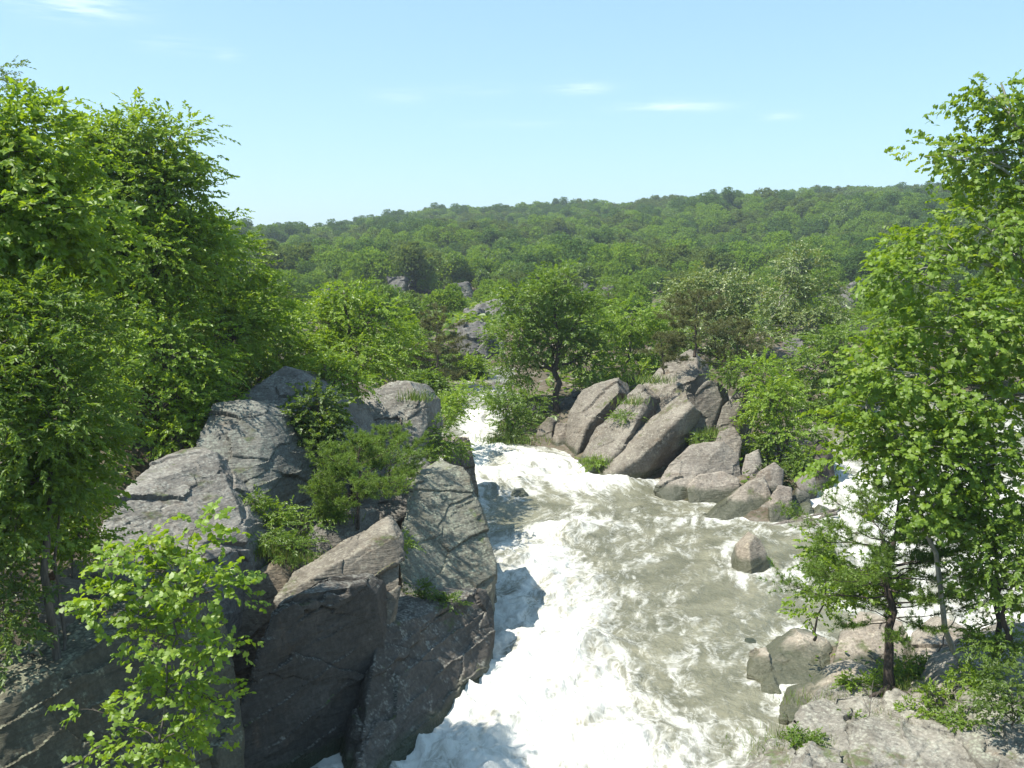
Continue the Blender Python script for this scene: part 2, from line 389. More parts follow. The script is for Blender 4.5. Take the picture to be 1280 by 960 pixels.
foam_f = foam * 0.78 + 0.44 * streak + edge + 0.04
rough_w = 0.35 + 0.65 * np.clip(foam, 0, 1)
wave = 0.19 * fbm(np.stack([tt * .55 + warp * .5, ry * .55, 0 * rx], 1), 2, 41) + 0.10 * fbm(np.stack([tt * 1.3, ry * 1.5 + warp, 0 * rx], 1), 3, 47)
ridge = 1 - np.abs(perlin(np.stack([tt * .8 + warp, ry * 1.0 + warp * .8, 0 * rx], 1), 51)) * 2
wave += 0.14 * ridge * np.clip(foam, 0, 1)
def bank(px, py, sx, sy, h):
    c = W(px, py); return h * np.exp(-((rx - c[0]) / sx) ** 2 - ((ry - c[1]) / sy) ** 2)
bumps = bank(760, 608, 2.2, .9, .45) + bank(700, 665, 1.8, .9, .35) + bank(650, 700, 1.6, 1., .25) + bank(690, 810, 2, .9, .3) \
    - bank(640, 640, 1.6, 1.4, .3) + bank(660, 575, 1.5, 1.5, .2) + bank(620, 880, 1.5, .8, .3) + bank(740, 930, 1.4, .7, .25) \
    + bank(640, 608, .9, .7, .25)
fine = 0.022 * fbm(np.stack([rx * 3.5, ry * 3.0, warp], 1), 3, 61)
foamy = sstep(0.35, 0.8, foam_f)
lump = foamy * (0.05 * fbm(np.stack([rx * 2.6, ry * 2.4, 0 * rx], 1), 4, 71, .6))
rz = wz(ry) + (wave * rough_w + bumps + fine + lump) * sstep(0.6, -0.4, sd) 
def water_material():
    t = NT('silty_rapids'); pos = t.geo('Position'); uv = t.attr('flow', 'Vector'); f = t.attr('foam')
    n1 = t.noise(t.mapping(uv, (1.15, 0.26, 1)), 2.2, 8, 0.60, 0.8)
    n2 = t.noise(t.mapping(pos, (1.0, 0.6, 1)), 7.0, 5, 0.62, 0.7)
    thin = t.math('SUBTRACT', 1.0, t.math('MULTIPLY', t.math('ABSOLUTE', t.math('SUBTRACT', t.noise(t.mapping(uv, (1.1, 0.7, 1)), 2.2, 6, 0.6, 1.4), 0.5)), 14.0), clamp=True)
    v = t.math('ADD', f, t.math('MULTIPLY', t.math('SUBTRACT', n1, 0.5), 1.3))
    v = t.math('ADD', v, t.math('MULTIPLY', t.math('SUBTRACT', n2, 0.5), 0.6))
    v = t.math('ADD', v, t.math('MULTIPLY', thin, 0.30))
    m = t.ramp(v, 0.10, 1.12)
    hb = t.math('ADD', t.noise(t.mapping(pos, (1, .7, 1)), 3.0, 5, 0.6, 0.5), t.math('MULTIPLY', t.noise(pos, 11.0, 4, 0.6), 0.35))
    silt = t.mix(t.ramp(t.noise(uv, 0.8, 4), 0.35, 0.65), (0.115, 0.112, 0.072), (0.185, 0.177, 0.12))
    water = t.bsdf(silt, 0.17, t.bump(hb, 0.8, 0.12), 0.5, 1.33)
    fb = t.math('ADD', n1, t.math('MULTIPLY', n2, 0.8))
    fo = t.bsdf((0.57, 0.563, 0.512), 0.85, t.bump(fb, 0.8, 0.08), 0.2)
    return t.done(t.mixs(m, water, fo))
keep = (sd < 1.6).reshape(RX.shape)
ff = grid_faces(len(ys), len(xs)); kk = keep.ravel()[ff].any(1)
ff = ff[kk]; used = np.unique(ff); remap = np.zeros(len(rx), np.int64); remap[used] = np.arange(len(used)); ff = remap[ff]
river = link('river', mesh_np('river', np.stack([rx, ry, rz], 1)[used], [ff], water_material(), True,
             {'foam': ('FLOAT', foam_f[used]), 'flow': ('FLOAT_VECTOR', np.stack([tt + warp * .4, ry, 0 * rx], 1)[used])}))
river['kind'] = 'structure'
del A_, R_, gx, gy

# ------------------------------------------------------------------ rocks
def unit(v): return v / (np.linalg.norm(v, axis=-1, keepdims=True) + 1e-9)
def build_rock(name, hulls, mat, vox, amp, seed, rough=1.0):
    """hulls: list of (n,3) point sets; their union, remeshed, broken along the foliation."""
    bm = bmesh.new()
    rg = np.random.default_rng(seed + 400)
    for pts in hulls:
        # break corners off along a few joint planes
        for _ in range(5 if np.linalg.norm(np.ptp(pts, axis=0)) > 3 else 1):
            dr = unit(rg.normal(size=3) + np.array([0, -.3, .25])); ext = np.ptp(pts @ dr); hi = (pts @ dr).max() - ext * (.008 + .035 * rg.random())
            bq = bmesh.new(); qs = [bq.verts.new(p) for p in pts]; rs_ = bmesh.ops.convex_hull(bq, input=qs)
            cut = bmesh.ops.bisect_plane(bq, geom=bq.verts[:] + bq.edges[:] + bq.faces[:], plane_co=Vector(dr * hi), plane_no=Vector(dr), clear_outer=True)
            pts = np.array([v.co[:] for v in bq.verts if v.link_faces]); bq.free()
        vs = [bm.verts.new(p) for p in pts]
        res = bmesh.ops.convex_hull(bm, input=vs)
        bmesh.ops.delete(bm, geom=list({g for g in res['geom_unused'] + res['geom_interior'] if isinstance(g, bmesh.types.BMVert) and g.is_valid}), context='VERTS')
    bmesh.ops.recalc_face_normals(bm, faces=bm.faces[:])
    me = bpy.data.meshes.new(name); bm.to_mesh(me); bm.free()
    o = bpy.data.objects.new(name, me); COL.objects.link(o)
    md = o.modifiers.new('remesh', 'REMESH'); md.mode = 'VOXEL'; md.voxel_size = vox; md.use_smooth_shade = True
    dg = bpy.context.evaluated_depsgraph_get()
    me2 = bpy.data.meshes.new_from_object(o.evaluated_get(dg)); me2.name = name
    o.modifiers.clear(); o.data = me2; bpy.data.meshes.remove(me)
    n = len(me2.vertices); V = np.empty(n * 3, np.float32); N = np.empty(n * 3, np.float32)
    me2.vertices.foreach_get('co', V); me2.vertices.foreach_get('normal', N)
    V = V.reshape(-1, 3).astype(float); N = N.reshape(-1, 3).astype(float)
    e1 = np.cross(STR, [0, 1, 0]); e1 /= np.linalg.norm(e1); e2 = np.cross(STR, e1)
    u, a, b = V @ STR, V @ e1, V @ e2
    wp = fbm(V * 0.8, 3, seed)
    d = amp * 0.5 * fbm(V * 0.55, 3, seed + 3)
    tl, gap = facets(np.stack([a * .45 + wp * .12, b * .45, u * 1.1 + wp * .2], 1), seed)
    d += amp * 0.55 * tl - amp * 0.10 * np.exp(-(gap / 0.02) ** 2)
    tl2, gap2 = facets(np.stack([a * 1.4 + wp * .3, b * 1.4, u * 3.6 + wp * .3], 1), seed + 9)
    d += amp * 0.20 * tl2 * sstep(-.1, .5, perlin(V * .5, seed + 12))
    led = u * 1.9 + wp * .16 + 0.2 * perlin(V * .35, seed + 5); fr = led - np.floor(led)
    d += amp * 0.32 * rough * (fr ** 6) * sstep(-.2, .4, perlin(V * .6, seed + 15))
    d += amp * 0.09 * fbm(V * 4.5, 4, seed + 8, .62)
    V += N * d[:, None]
    org = np.array([V[:, 0].mean(), V[:, 1].mean(), V[:, 2].min()])
    me2.vertices.foreach_set('co', (V - org).astype(np.float32).ravel()); me2.update(); me2.set_sharp_from_angle(angle=0.75)
    o.location = org; me2.materials.clear(); me2.materials.append(mat)
    return o
def flat(pts, a, b, c):
    """depths that put an outline on one plane, given three of its points"""
    p0, p1, p2 = P(*a), P(*b), P(*c); n = np.cross(p1 - p0, p2 - p0); eye = np.array([0, 0, CAMZ]); out = []
    for px, py in pts:
        d = P(px, py, 1.0) - eye; out.append((px, py, float(n @ (p0 - eye) / (n @ d)) * 1.0))
    return out
rock_no = [0]
RS = 'tilted rock slabs across the river'
BR = 'boulders on the right bank of the rapids'
def rock(label, pts, mat=None, back=(0.3, 1.6, -0.2), sink=1.0, tint=1.0, amp=None, vox=None, more=(), name='boulder', cat='rock', group=None, rough=1.0, k=None):
    k = k or {RS: .915, BR: .945}.get(group, 1.0)
    if k == 'ground':
        b = max(pts, key=lambda p: p[1]); yy_ = np.linspace(48, 260, 425); q = np.array([P(b[0], b[1], y_) for y_ in yy_])
        hit = np.nonzero(q[:, 2] < terrain(q[:, 0], q[:, 1]) + .15)[0]; k = (yy_[hit[0]] if len(hit) else b[2]) / b[2]
    if k == 'snap':
        b = max(pts, key=lambda p: p[1]); k = W(b[0], b[1] - 3)[1] / b[2]
    pts = [(a, b, c * k) for a, b, c in pts]; more = [([(a, b, c * k) for a, b, c in m[0]],) + tuple(m[1:]) for m in more]
    rock_no[0] += 1
    hulls = []
    for pp, bk, sk in [(pts, back, sink)] + list(more):
        v = np.array([P(*p) for p in pp]); c = v.mean(0)
        bv = c + (v - c) * 0.85 + np.array(bk)
        zmin = v[:, 2].min(); zr = v[:, 2].max() - zmin
        low = v[v[:, 2] < zmin + 0.4 * zr]; lowb = bv[v[:, 2] < zmin + 0.4 * zr]
        hulls.append(np.concatenate([v, bv, low - [0, 0, sk], lowb - [0, 0, sk]]))
    allp = np.concatenate(hulls); size = np.linalg.norm(np.ptp(allp, axis=0))
    dist = allp[:, 1].min()
    vx = vox or float(np.clip(dist * 0.0013, size / 330, size / 60))
    am = amp if amp is not None else min(0.15, 0.03 * size ** 0.8)
    o = build_rock(name, hulls, mat or ROCK_GREY, vx, am, rock_no[0] * 13 % 97, rough)
    tb = tint if isinstance(tint, tuple) else (tint,) * 3
    o.color = (*tb, 1)
    return tag(o, label, cat, group)

CRAG = 'rock slabs of the left bank crag'
rock('broad grey sloping rock slab behind the leafy foreground sapling, widest of the left crag',
     [(112, 705, 19.5), (135, 640, 21), (190, 577, 24), (245, 556, 25.5), (266, 562, 25), (280, 622, 23.5), (305, 645, 22.6), (308, 705, 21.5), (250, 720, 20.2), (170, 720, 19.5)],
     back=(0.6, 3.2, -1.2), sink=2.2, group=CRAG, name='crag_rock', tint=1.05)
rock('angular grey-blue rock block on the shoulder of the left crag, below its ivy-covered peak',
     [(243, 552, 25.6), (262, 512, 26.8), (303, 495, 27.2), (332, 512, 27), (348, 560, 26.4), (342, 605, 25.4), (310, 650, 24), (275, 612, 24.5)],
     ROCK_GREEN, back=(1.2, 2.5, -.6), sink=1.5, group=CRAG, name='crag_rock', tint=(1.04, 1.05, 1.04))
rock('highest peaked rock of the left crag with ivy hanging down its right face',
     [(285, 497, 29), (318, 474, 29.6), (352, 454, 30.4), (383, 472, 30), (412, 500, 29.5), (428, 560, 28.8), (425, 600, 28), (345, 610, 27.2), (322, 530, 28)],
     back=(1.0, 3, -.6), sink=2, group=CRAG, name='crag_rock', tint=0.95)
rock('pale round-topped boulder standing between the ivy peak and the narrow chute',
     [(430, 522, 32.5), (445, 490, 33), (470, 475, 33.6), (512, 478, 33.8), (532, 497, 33.5), (536, 530, 33), (520, 560, 32.2), (480, 580, 31.6), (435, 560, 31.8)],
     back=(.5, 2.6, -.3), sink=2.4, group=CRAG, tint=(1.12, 1.12, 1.1))
rock('tall lichen-spotted rock pinnacle at the edge of the rapids, left side of the river',
     flat([(511, 612), (522, 585), (548, 570), (580, 584), (605, 640), (619, 700), (616, 737), (592, 775), (505, 762), (498, 690)], (511, 612, 26.6), (605, 640, 27.6), (560, 772, 24.1)),
     ROCK_GREEN, back=(-.1, 2.3, -.3), sink=3.8, group=CRAG, name='crag_rock', tint=(1.25, 1.26, 1.14), rough=.6)
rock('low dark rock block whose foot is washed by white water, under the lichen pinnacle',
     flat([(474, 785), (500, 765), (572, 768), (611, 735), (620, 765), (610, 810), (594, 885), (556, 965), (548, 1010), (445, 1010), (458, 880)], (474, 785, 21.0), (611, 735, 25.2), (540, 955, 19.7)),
     ROCK_DARK, back=(-.8, 1.6, .05), sink=1.8, group=CRAG, name='crag_rock', more=[([(400, 940, 19.6), (470, 900, 20.6), (492, 1000, 19.4), (395, 1010, 18.6)], (-.2, 1.0, 0), 1.0)], tint=1.15)  # dark brown stone, with some of the face's shade put into the colour
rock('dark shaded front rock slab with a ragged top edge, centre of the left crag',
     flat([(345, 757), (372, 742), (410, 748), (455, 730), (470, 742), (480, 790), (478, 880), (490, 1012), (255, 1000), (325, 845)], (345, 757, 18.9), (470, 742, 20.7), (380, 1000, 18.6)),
     ROCK_DARK, back=(.1, 1.3, .12), sink=2.0, group=CRAG, name='crag_rock', tint=0.95)  # colour holds both dark stained stone and part of the front's shade
rock('long rock slab with a sunlit straight top edge rising right behind the ragged front slab',
     flat([(338, 755), (415, 707), (490, 668), (503, 684), (499, 740), (484, 800), (400, 810)], (338, 755, 20.4), (490, 668, 22.6), (440, 810, 20.6)),
     back=(-.1, 1.3, .22), sink=2.5, group=CRAG, name='crag_rock', tint=(1, .95, .87))
rock('brown rock wedge in the cleft between broad slab and front slab, grass on its top',
     [(270, 770, 21), (310, 720, 21.8), (350, 694, 22.4), (382, 714, 22.4), (372, 752, 22), (335, 790, 21.2), (300, 830, 20.6), (255, 810, 20.4)],
     back=(.6, 2.0, -.3), sink=2.5, group=CRAG, name='crag_rock', tint=(.95, .83, .68))
rock('small slanting rock under the pine shrub in the middle of the left crag',
     [(385, 668, 24.6), (415, 645, 25), (442, 630, 25.4), (450, 690, 24.8), (428, 708, 24.2), (392, 706, 24)],
     back=(.5, 1.4, -.3), sink=1.5, group=CRAG, tint=1.02)
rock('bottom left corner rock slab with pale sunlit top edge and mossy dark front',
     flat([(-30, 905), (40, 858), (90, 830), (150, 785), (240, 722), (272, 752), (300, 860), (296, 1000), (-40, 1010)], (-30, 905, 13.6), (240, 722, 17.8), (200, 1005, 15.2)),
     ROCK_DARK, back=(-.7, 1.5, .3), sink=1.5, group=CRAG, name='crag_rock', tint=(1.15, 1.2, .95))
rock('stepped grey rock ledge just behind the sapling crown, under the broad slab',
     [(95, 770, 17.6), (120, 700, 18.6), (200, 690, 19.3), (290, 690, 20.6), (262, 745, 19.4), (210, 790, 17.8), (130, 800, 17)],
     back=(.2, 1.6, -.3), sink=1.5, group=CRAG, name='crag_rock', tint=1.0)
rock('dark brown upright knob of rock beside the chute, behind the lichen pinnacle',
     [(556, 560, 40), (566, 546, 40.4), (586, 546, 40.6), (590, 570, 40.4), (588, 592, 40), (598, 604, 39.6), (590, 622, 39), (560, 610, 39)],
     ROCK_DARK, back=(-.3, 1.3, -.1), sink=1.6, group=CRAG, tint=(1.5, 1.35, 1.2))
rock('low rock filling the crag between pale boulder and lichen pinnacle',
     [(440, 600, 29), (470, 570, 30), (520, 565, 30), (548, 590, 29.5), (540, 640, 28), (450, 660, 27)], back=(0, 2, -.3), sink=2, group=CRAG, tint=.8)
for i, (pts, lb) in enumerate([
    ([(88, 745, 17.6), (110, 715, 18), (140, 722, 18), (150, 750, 17.7), (120, 775, 17.2)], 'small brown angular stone in shade left of the sapling, against the ledge'),
    ([(35, 690, 18), (50, 675, 18.4), (75, 685, 18.4), (80, 705, 18), (55, 720, 17.6)], 'pale small stone at the foot of the left undergrowth'),
    ([(40, 760, 16.6), (60, 728, 17), (95, 740, 17), (90, 780, 16.5), (60, 795, 16)], 'larger dim brown stone low in the shaded rubble at left'),
    ([(70, 725, 17.6), (78, 705, 17.9), (100, 705, 18), (106, 722, 17.7), (90, 738, 17.4)], 'smallest grey stone topping the shaded rubble at left')]):
    rock(lb, pts, back=(0, .6, 0), sink=.7, group='stones of the left rubble', tint=(.9, .8, .72), name='stone')

rock('leftmost tilted slab across the river, standing upright with a sharp top corner',
     [(703, 565, 51.5), (712, 515, 52), (728, 488, 52.5), (770, 472, 53), (718, 575, 49), (735, 530, 49.6), (774, 490, 51), (735, 566, 50.2), (756, 538, 51), (774, 502, 52)],
     k='snap', back=(1.0, 2.2, -.3), sink=1.2, group=RS, name='crag_rock', tint=(.98, .93, .86))
rock('second tilted slab across the river, with moss on its upper face',
     [(716, 592, 49.5), (745, 535, 50.5), (800, 480, 52.5), (738, 598, 47), (778, 560, 47.6), (800, 520, 48.6), (811, 495, 50), (765, 578, 48.6), (806, 534, 50)],
     k='snap', back=(1.2, 2.2, -.2), sink=1.2, group=RS, name='crag_rock', tint=(1, .96, .9))
rock('uppermost slab on the crest of the far bank outcrop, under scrubby pines',
     [(786, 498, 53.5), (828, 455, 54.5), (866, 437, 55), (806, 528, 51), (845, 500, 51.6), (874, 468, 53), (830, 522, 52.2), (873, 488, 53.5)],
     back=(1.2, 2.2, -.2), sink=2.2, group=RS, name='crag_rock', tint=(1, .96, .9))
rock('longest tilted slab across the river, with dark overhanging lower face',
     [(714, 604, 47.5), (770, 566, 48.5), (862, 482, 50), (745, 608, 45.6), (800, 572, 46.2), (868, 505, 47.8), (790, 602, 46.8), (835, 576, 47.6), (866, 550, 48.6)],
     k='snap', back=(1.2, 1.5, -.6), sink=1.0, group=RS, name='crag_rock', tint=(1.03, .98, .9))
rock('dark-faced block wedged right of the longest slab, upright',
     [(862, 552, 48.4), (868, 492, 49.4), (880, 476, 49.8), (897, 476, 50), (903, 500, 49.6), (886, 545, 48.6), (872, 570, 48)],
     back=(.8, 1.6, -.2), sink=1.5, group=RS, name='crag_rock', tint=(.9, .86, .8))
rock('rightmost upright block of the tilted slabs, beside the bright green bush',
     [(890, 548, 48.6), (902, 508, 49.4), (918, 492, 49.8), (934, 480, 50), (938, 505, 49.8), (922, 545, 48.8), (905, 560, 48.2)],
     back=(.8, 1.6, -.2), sink=1.5, group=RS, name='crag_rock', tint=(.92, .88, .82))
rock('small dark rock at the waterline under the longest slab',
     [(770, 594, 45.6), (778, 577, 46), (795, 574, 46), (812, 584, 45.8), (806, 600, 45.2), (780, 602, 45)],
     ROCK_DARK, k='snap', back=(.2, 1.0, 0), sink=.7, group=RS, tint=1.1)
rock('small triangular rock on the gravel spit left of the upright slab',
     [(664, 556, 53.4), (672, 536, 54), (684, 522, 54.4), (692, 528, 54.2), (690, 558, 53)], k='snap', back=(.3, .9, 0), sink=.7, group=RS, tint=(1.05, .98, .9))
rock('low rock tucked between triangular rock and upright slab',
     [(690, 552, 52.6), (696, 530, 53), (708, 530, 53), (708, 560, 52.2), (696, 562, 52)], k='snap', back=(.3, .9, 0), sink=.7, group=RS, tint=(1, .92, .84))
rock('large grey boulder, biggest of the pale right bank boulders, creased down its face',
     [(818, 612, 42.6), (836, 582, 43.6), (862, 556, 44.4), (905, 552, 44.6), (925, 568, 44.4), (930, 605, 43.6), (900, 625, 42.6), (838, 630, 41.8)],
     ROCK_TAN, k='snap', back=(.4, 2.4, -.3), sink=.9, group=BR, tint=(.88, .87, .85))
rock('upper grey boulder behind the biggest right bank boulder, below the bush',
     [(890, 560, 45.4), (900, 540, 45.9), (918, 533, 46), (928, 552, 45.6), (924, 572, 45), (900, 572, 45)], ROCK_TAN, back=(.3, 1.4, -.2), sink=1, group=BR, tint=(.8, .78, .75))
rock('smooth rounded boulder leaning on the front of the biggest right bank boulder',
     [(856, 612, 42), (872, 594, 42.4), (905, 588, 42.6), (926, 600, 42.4), (925, 618, 42), (895, 632, 41.4), (862, 630, 41.4)],
     ROCK_TAN, k='snap', back=(.1, 1.0, -.1), sink=.5, group=BR, tint=(.98, .95, .92), rough=.3)
rock('narrow pale block between biggest boulder and bush on the right bank',
     [(926, 595, 44), (932, 568, 44.6), (948, 560, 44.8), (953, 590, 44.2), (940, 606, 43.6)], ROCK_TAN, back=(.4, 1.2, -.2), sink=1, group=BR, tint=.95)
rock('pale wedge-shaped boulder with a sunlit ramp and dark pyramid front on the right bank',
     [(878, 644, 39.8), (905, 622, 40.6), (935, 602, 41.4), (955, 596, 41.8), (966, 625, 41), (962, 650, 40), (910, 654, 39.2)],
     ROCK_TAN, k='snap', back=(.5, 1.6, -.2), sink=.7, group=BR, tint=(1, .97, .92))
rock('grey slanted boulder behind the pyramid-fronted wedge on the right bank',
     [(930, 612, 42.6), (950, 590, 43), (968, 578, 43.2), (980, 588, 43), (976, 615, 42.4), (950, 625, 42)], ROCK_TAN, back=(.4, 1.4, -.2), sink=1, group=BR, tint=(.86, .84, .82))
rock('upright pinkish block right of the pyramid-fronted wedge on the right bank',
     [(960, 628, 40.8), (972, 606, 41.4), (990, 610, 41.4), (992, 640, 40.6), (978, 656, 40), (962, 652, 40)], ROCK_TAN, k='snap', back=(.4, 1.3, -.2), sink=.8, group=BR, tint=(.92, .87, .84))
for pts, lb, tn in [
    ([(990, 626, 41), (998, 612, 41.4), (1012, 618, 41.4), (1016, 636, 41), (1000, 645, 40.6)], 'grey round stone above the driftwood at the right bank', .75),
    ([(992, 648, 40), (1000, 634, 40.4), (1014, 630, 40.4), (1020, 648, 40), (1005, 656, 39.6)], 'palest stone resting against the driftwood', 1.15),
    ([(1016, 645, 40), (1026, 634, 40.3), (1038, 638, 40.3), (1040, 652, 39.8), (1024, 656, 39.5)], 'white rounded stone at the right end of the driftwood', 1.2),
    ([(996, 606, 42.4), (1004, 596, 42.8), (1018, 598, 42.8), (1022, 612, 42.4), (1006, 616, 42)], 'dim stone between bush and driftwood on the right bank', .7),
    ([(1016, 700, 34), (1022, 682, 34.4), (1034, 672, 34.6), (1046, 690, 34.4), (1044, 706, 33.8), (1024, 706, 33.6)], 'split pale boulder half hidden by the right pine, in the pool', .95)]:
    rock(lb, pts, ROCK_TAN, back=(.1, .7, 0), sink=.6, group=BR, tint=tn)
rock('lone pale boulder standing in the river with green algae at its foot',
     [(915, 706, 33), (921, 688, 33.3), (936, 677, 33.0), (942, 668, 33.6), (951, 675, 33.6), (958, 692, 33.3), (962, 708, 33.1), (958, 717, 32.8), (940, 723, 32.2), (920, 718, 32.6)],
     ROCK_TAN, k='snap', back=(.05, .9, 0), sink=.6, tint=(1.05, 1.0, .92))
rock('low mossy dark rock awash in the rapids left of midstream',
     [(636, 621, 43.4), (642, 613, 43.6), (654, 612, 43.6), (661, 619, 43.3), (658, 626, 42.9), (640, 626, 43)], ROCK_DARK, k='snap', back=(0, .7, 0), sink=.5, tint=1.0)
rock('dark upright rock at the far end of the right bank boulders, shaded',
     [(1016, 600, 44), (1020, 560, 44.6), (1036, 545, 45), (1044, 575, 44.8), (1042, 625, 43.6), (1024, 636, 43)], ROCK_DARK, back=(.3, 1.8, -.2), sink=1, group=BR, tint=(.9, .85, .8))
rock('tiny dark rock just above the water beside the tan-lobed boulder',
     [(928, 808, 26), (934, 802, 26.1), (946, 802, 26.1), (952, 808, 26), (940, 812, 25.8)], ROCK_DARK, k='snap', back=(0, .3, 0), sink=.4, tint=.9)
NB = 'rocks of the near right bank'
rock('grey boulder with two smooth tan lobes at the water on the near right bank',
     [(948, 868, 22.6), (962, 828, 23.6), (1000, 794, 24.8), (1034, 800, 24.8), (1050, 828, 24), (1030, 858, 22.8), (990, 884, 22)],
     ROCK_TAN, back=(.2, 1.5, -.2), sink=.8, group=NB, tint=(1.18, 1.14, 1.07), vox=.035,
     more=[([(934, 842, 23.2), (942, 824, 23.6), (962, 818, 23.7), (966, 836, 23.3), (948, 850, 23)], (.1, .6, 0), .7),
           ([(944, 876, 22.2), (952, 858, 22.5), (970, 850, 22.7), (978, 866, 22.3), (962, 884, 21.9)], (.1, .6, 0), .7)])
rock('wide flat grey lichen-crusted rock slab in the bottom right corner, grass in its cracks',
     [(912, 990, 16.8), (972, 917, 18.3), (1045, 868, 20.0), (1110, 866, 20.1), (1200, 888, 19.5), (1310, 900, 19.2), (1340, 1060, 14.6), (900, 1060, 14.6)],
     ROCK_GREY, back=(0, .8, -1.2), sink=1.0, group=NB, name='crag_rock', tint=(1.27, 1.28, 1.24), amp=.3, more=[([(1045, 930, 17.9), (1088, 898, 18.7), (1175, 902, 18.6), (1320, 925, 17.8), (1320, 1060, 14.6), (1070, 1060, 14.6)], (0, .6, -.6), .5), ([(985, 955, 17.0), (1010, 930, 17.6), (1050, 938, 17.4), (1060, 1060, 14.6), (960, 1060, 14.6)], (0, .5, -.5), .5)])
rock('rounded grey rock above the corner slab at the right edge of the frame',
     [(1165, 872, 19.6), (1180, 840, 20.4), (1225, 812, 21), (1285, 780, 21.8), (1320, 790, 22), (1320, 880, 19.6), (1230, 905, 18.8)],
     ROCK_GREY, back=(.2, 1.6, -.3), sink=1.2, group=NB, name='crag_rock', tint=(1.35, 1.33, 1.26))
rock('second rounded rock at the right edge, lower and lichen-grey',
     [(1185, 905, 18.4), (1215, 870, 19), (1270, 850, 19.4), (1320, 860, 19.4), (1330, 960, 17), (1230, 960, 17)], ROCK_GREEN, back=(.2, 1.2, -.2), sink=1, group=NB, name='crag_rock', tint=(1.35, 1.33, 1.26))
rock('broken grey rock wall directly behind the pine trunk',
     [(1040, 850, 23), (1050, 800, 24.4), (1085, 770, 25.2), (1130, 775, 25.2), (1150, 820, 24.4), (1130, 860, 22.8)], ROCK_TAN, back=(.2, 1.2, -.2), sink=1, group=NB, tint=(1.08, 1.05, 1.0))
rock('shaded rock right of the pine trunk, under bare twigs',
     [(1140, 850, 22.6), (1150, 800, 24), (1185, 775, 24.6), (1215, 790, 24.4), (1210, 840, 22.8), (1170, 866, 22)], ROCK_TAN, back=(.2, 1.2, -.2), sink=1, group=NB, tint=(1.0, .98, .94))
rock('low tan rock at the waterline between lobed boulder and corner slab',
     [(975, 900, 20.8), (990, 872, 21.6), (1020, 862, 21.9), (1045, 870, 21.7), (1020, 905, 20.6)], ROCK_TAN, back=(.1, .8, -.1), sink=.8, group=NB, tint=(1.15, 1.1, 1.0))
rock('angular pale ledge stepping up from the corner slab to the lobed boulder', [(1000, 905, 19.6), (1030, 868, 20.6), (1075, 845, 21.4), (1110, 850, 21.2), (1090, 900, 19.8), (1040, 925, 19)], back=(.1, 1.0, -.3), sink=.9, group=NB, name='crag_rock', tint=(1.24, 1.24, 1.2))
rock('sunlit tan ledge between the low waterline rock and the pine, cracked across', [(1010, 872, 21.4), (1040, 842, 22.3), (1082, 832, 22.6), (1098, 852, 22), (1060, 872, 21.3)], ROCK_TAN, back=(.1, 1.0, -.2), sink=.9, group=NB, name='crag_rock', tint=(1.15, 1.12, 1.05))
rock('angular pale ledge rising behind the bushes, right of the pine foot', [(1120, 880, 20), (1150, 850, 20.8), (1190, 848, 20.9), (1215, 880, 19.9), (1170, 905, 19.2)], back=(.1, 1.0, -.3), sink=.9, group=NB, name='crag_rock', tint=(1.25, 1.23, 1.15))
rock('narrow tilted slab standing in the bushes at the right edge', [(1205, 855, 20.2), (1235, 815, 21), (1262, 808, 21.2), (1268, 850, 20.2), (1230, 880, 19.5)], back=(.2, 1.0, -.3), sink=.9, group=NB, name='crag_rock', tint=(1.25, 1.24, 1.18))
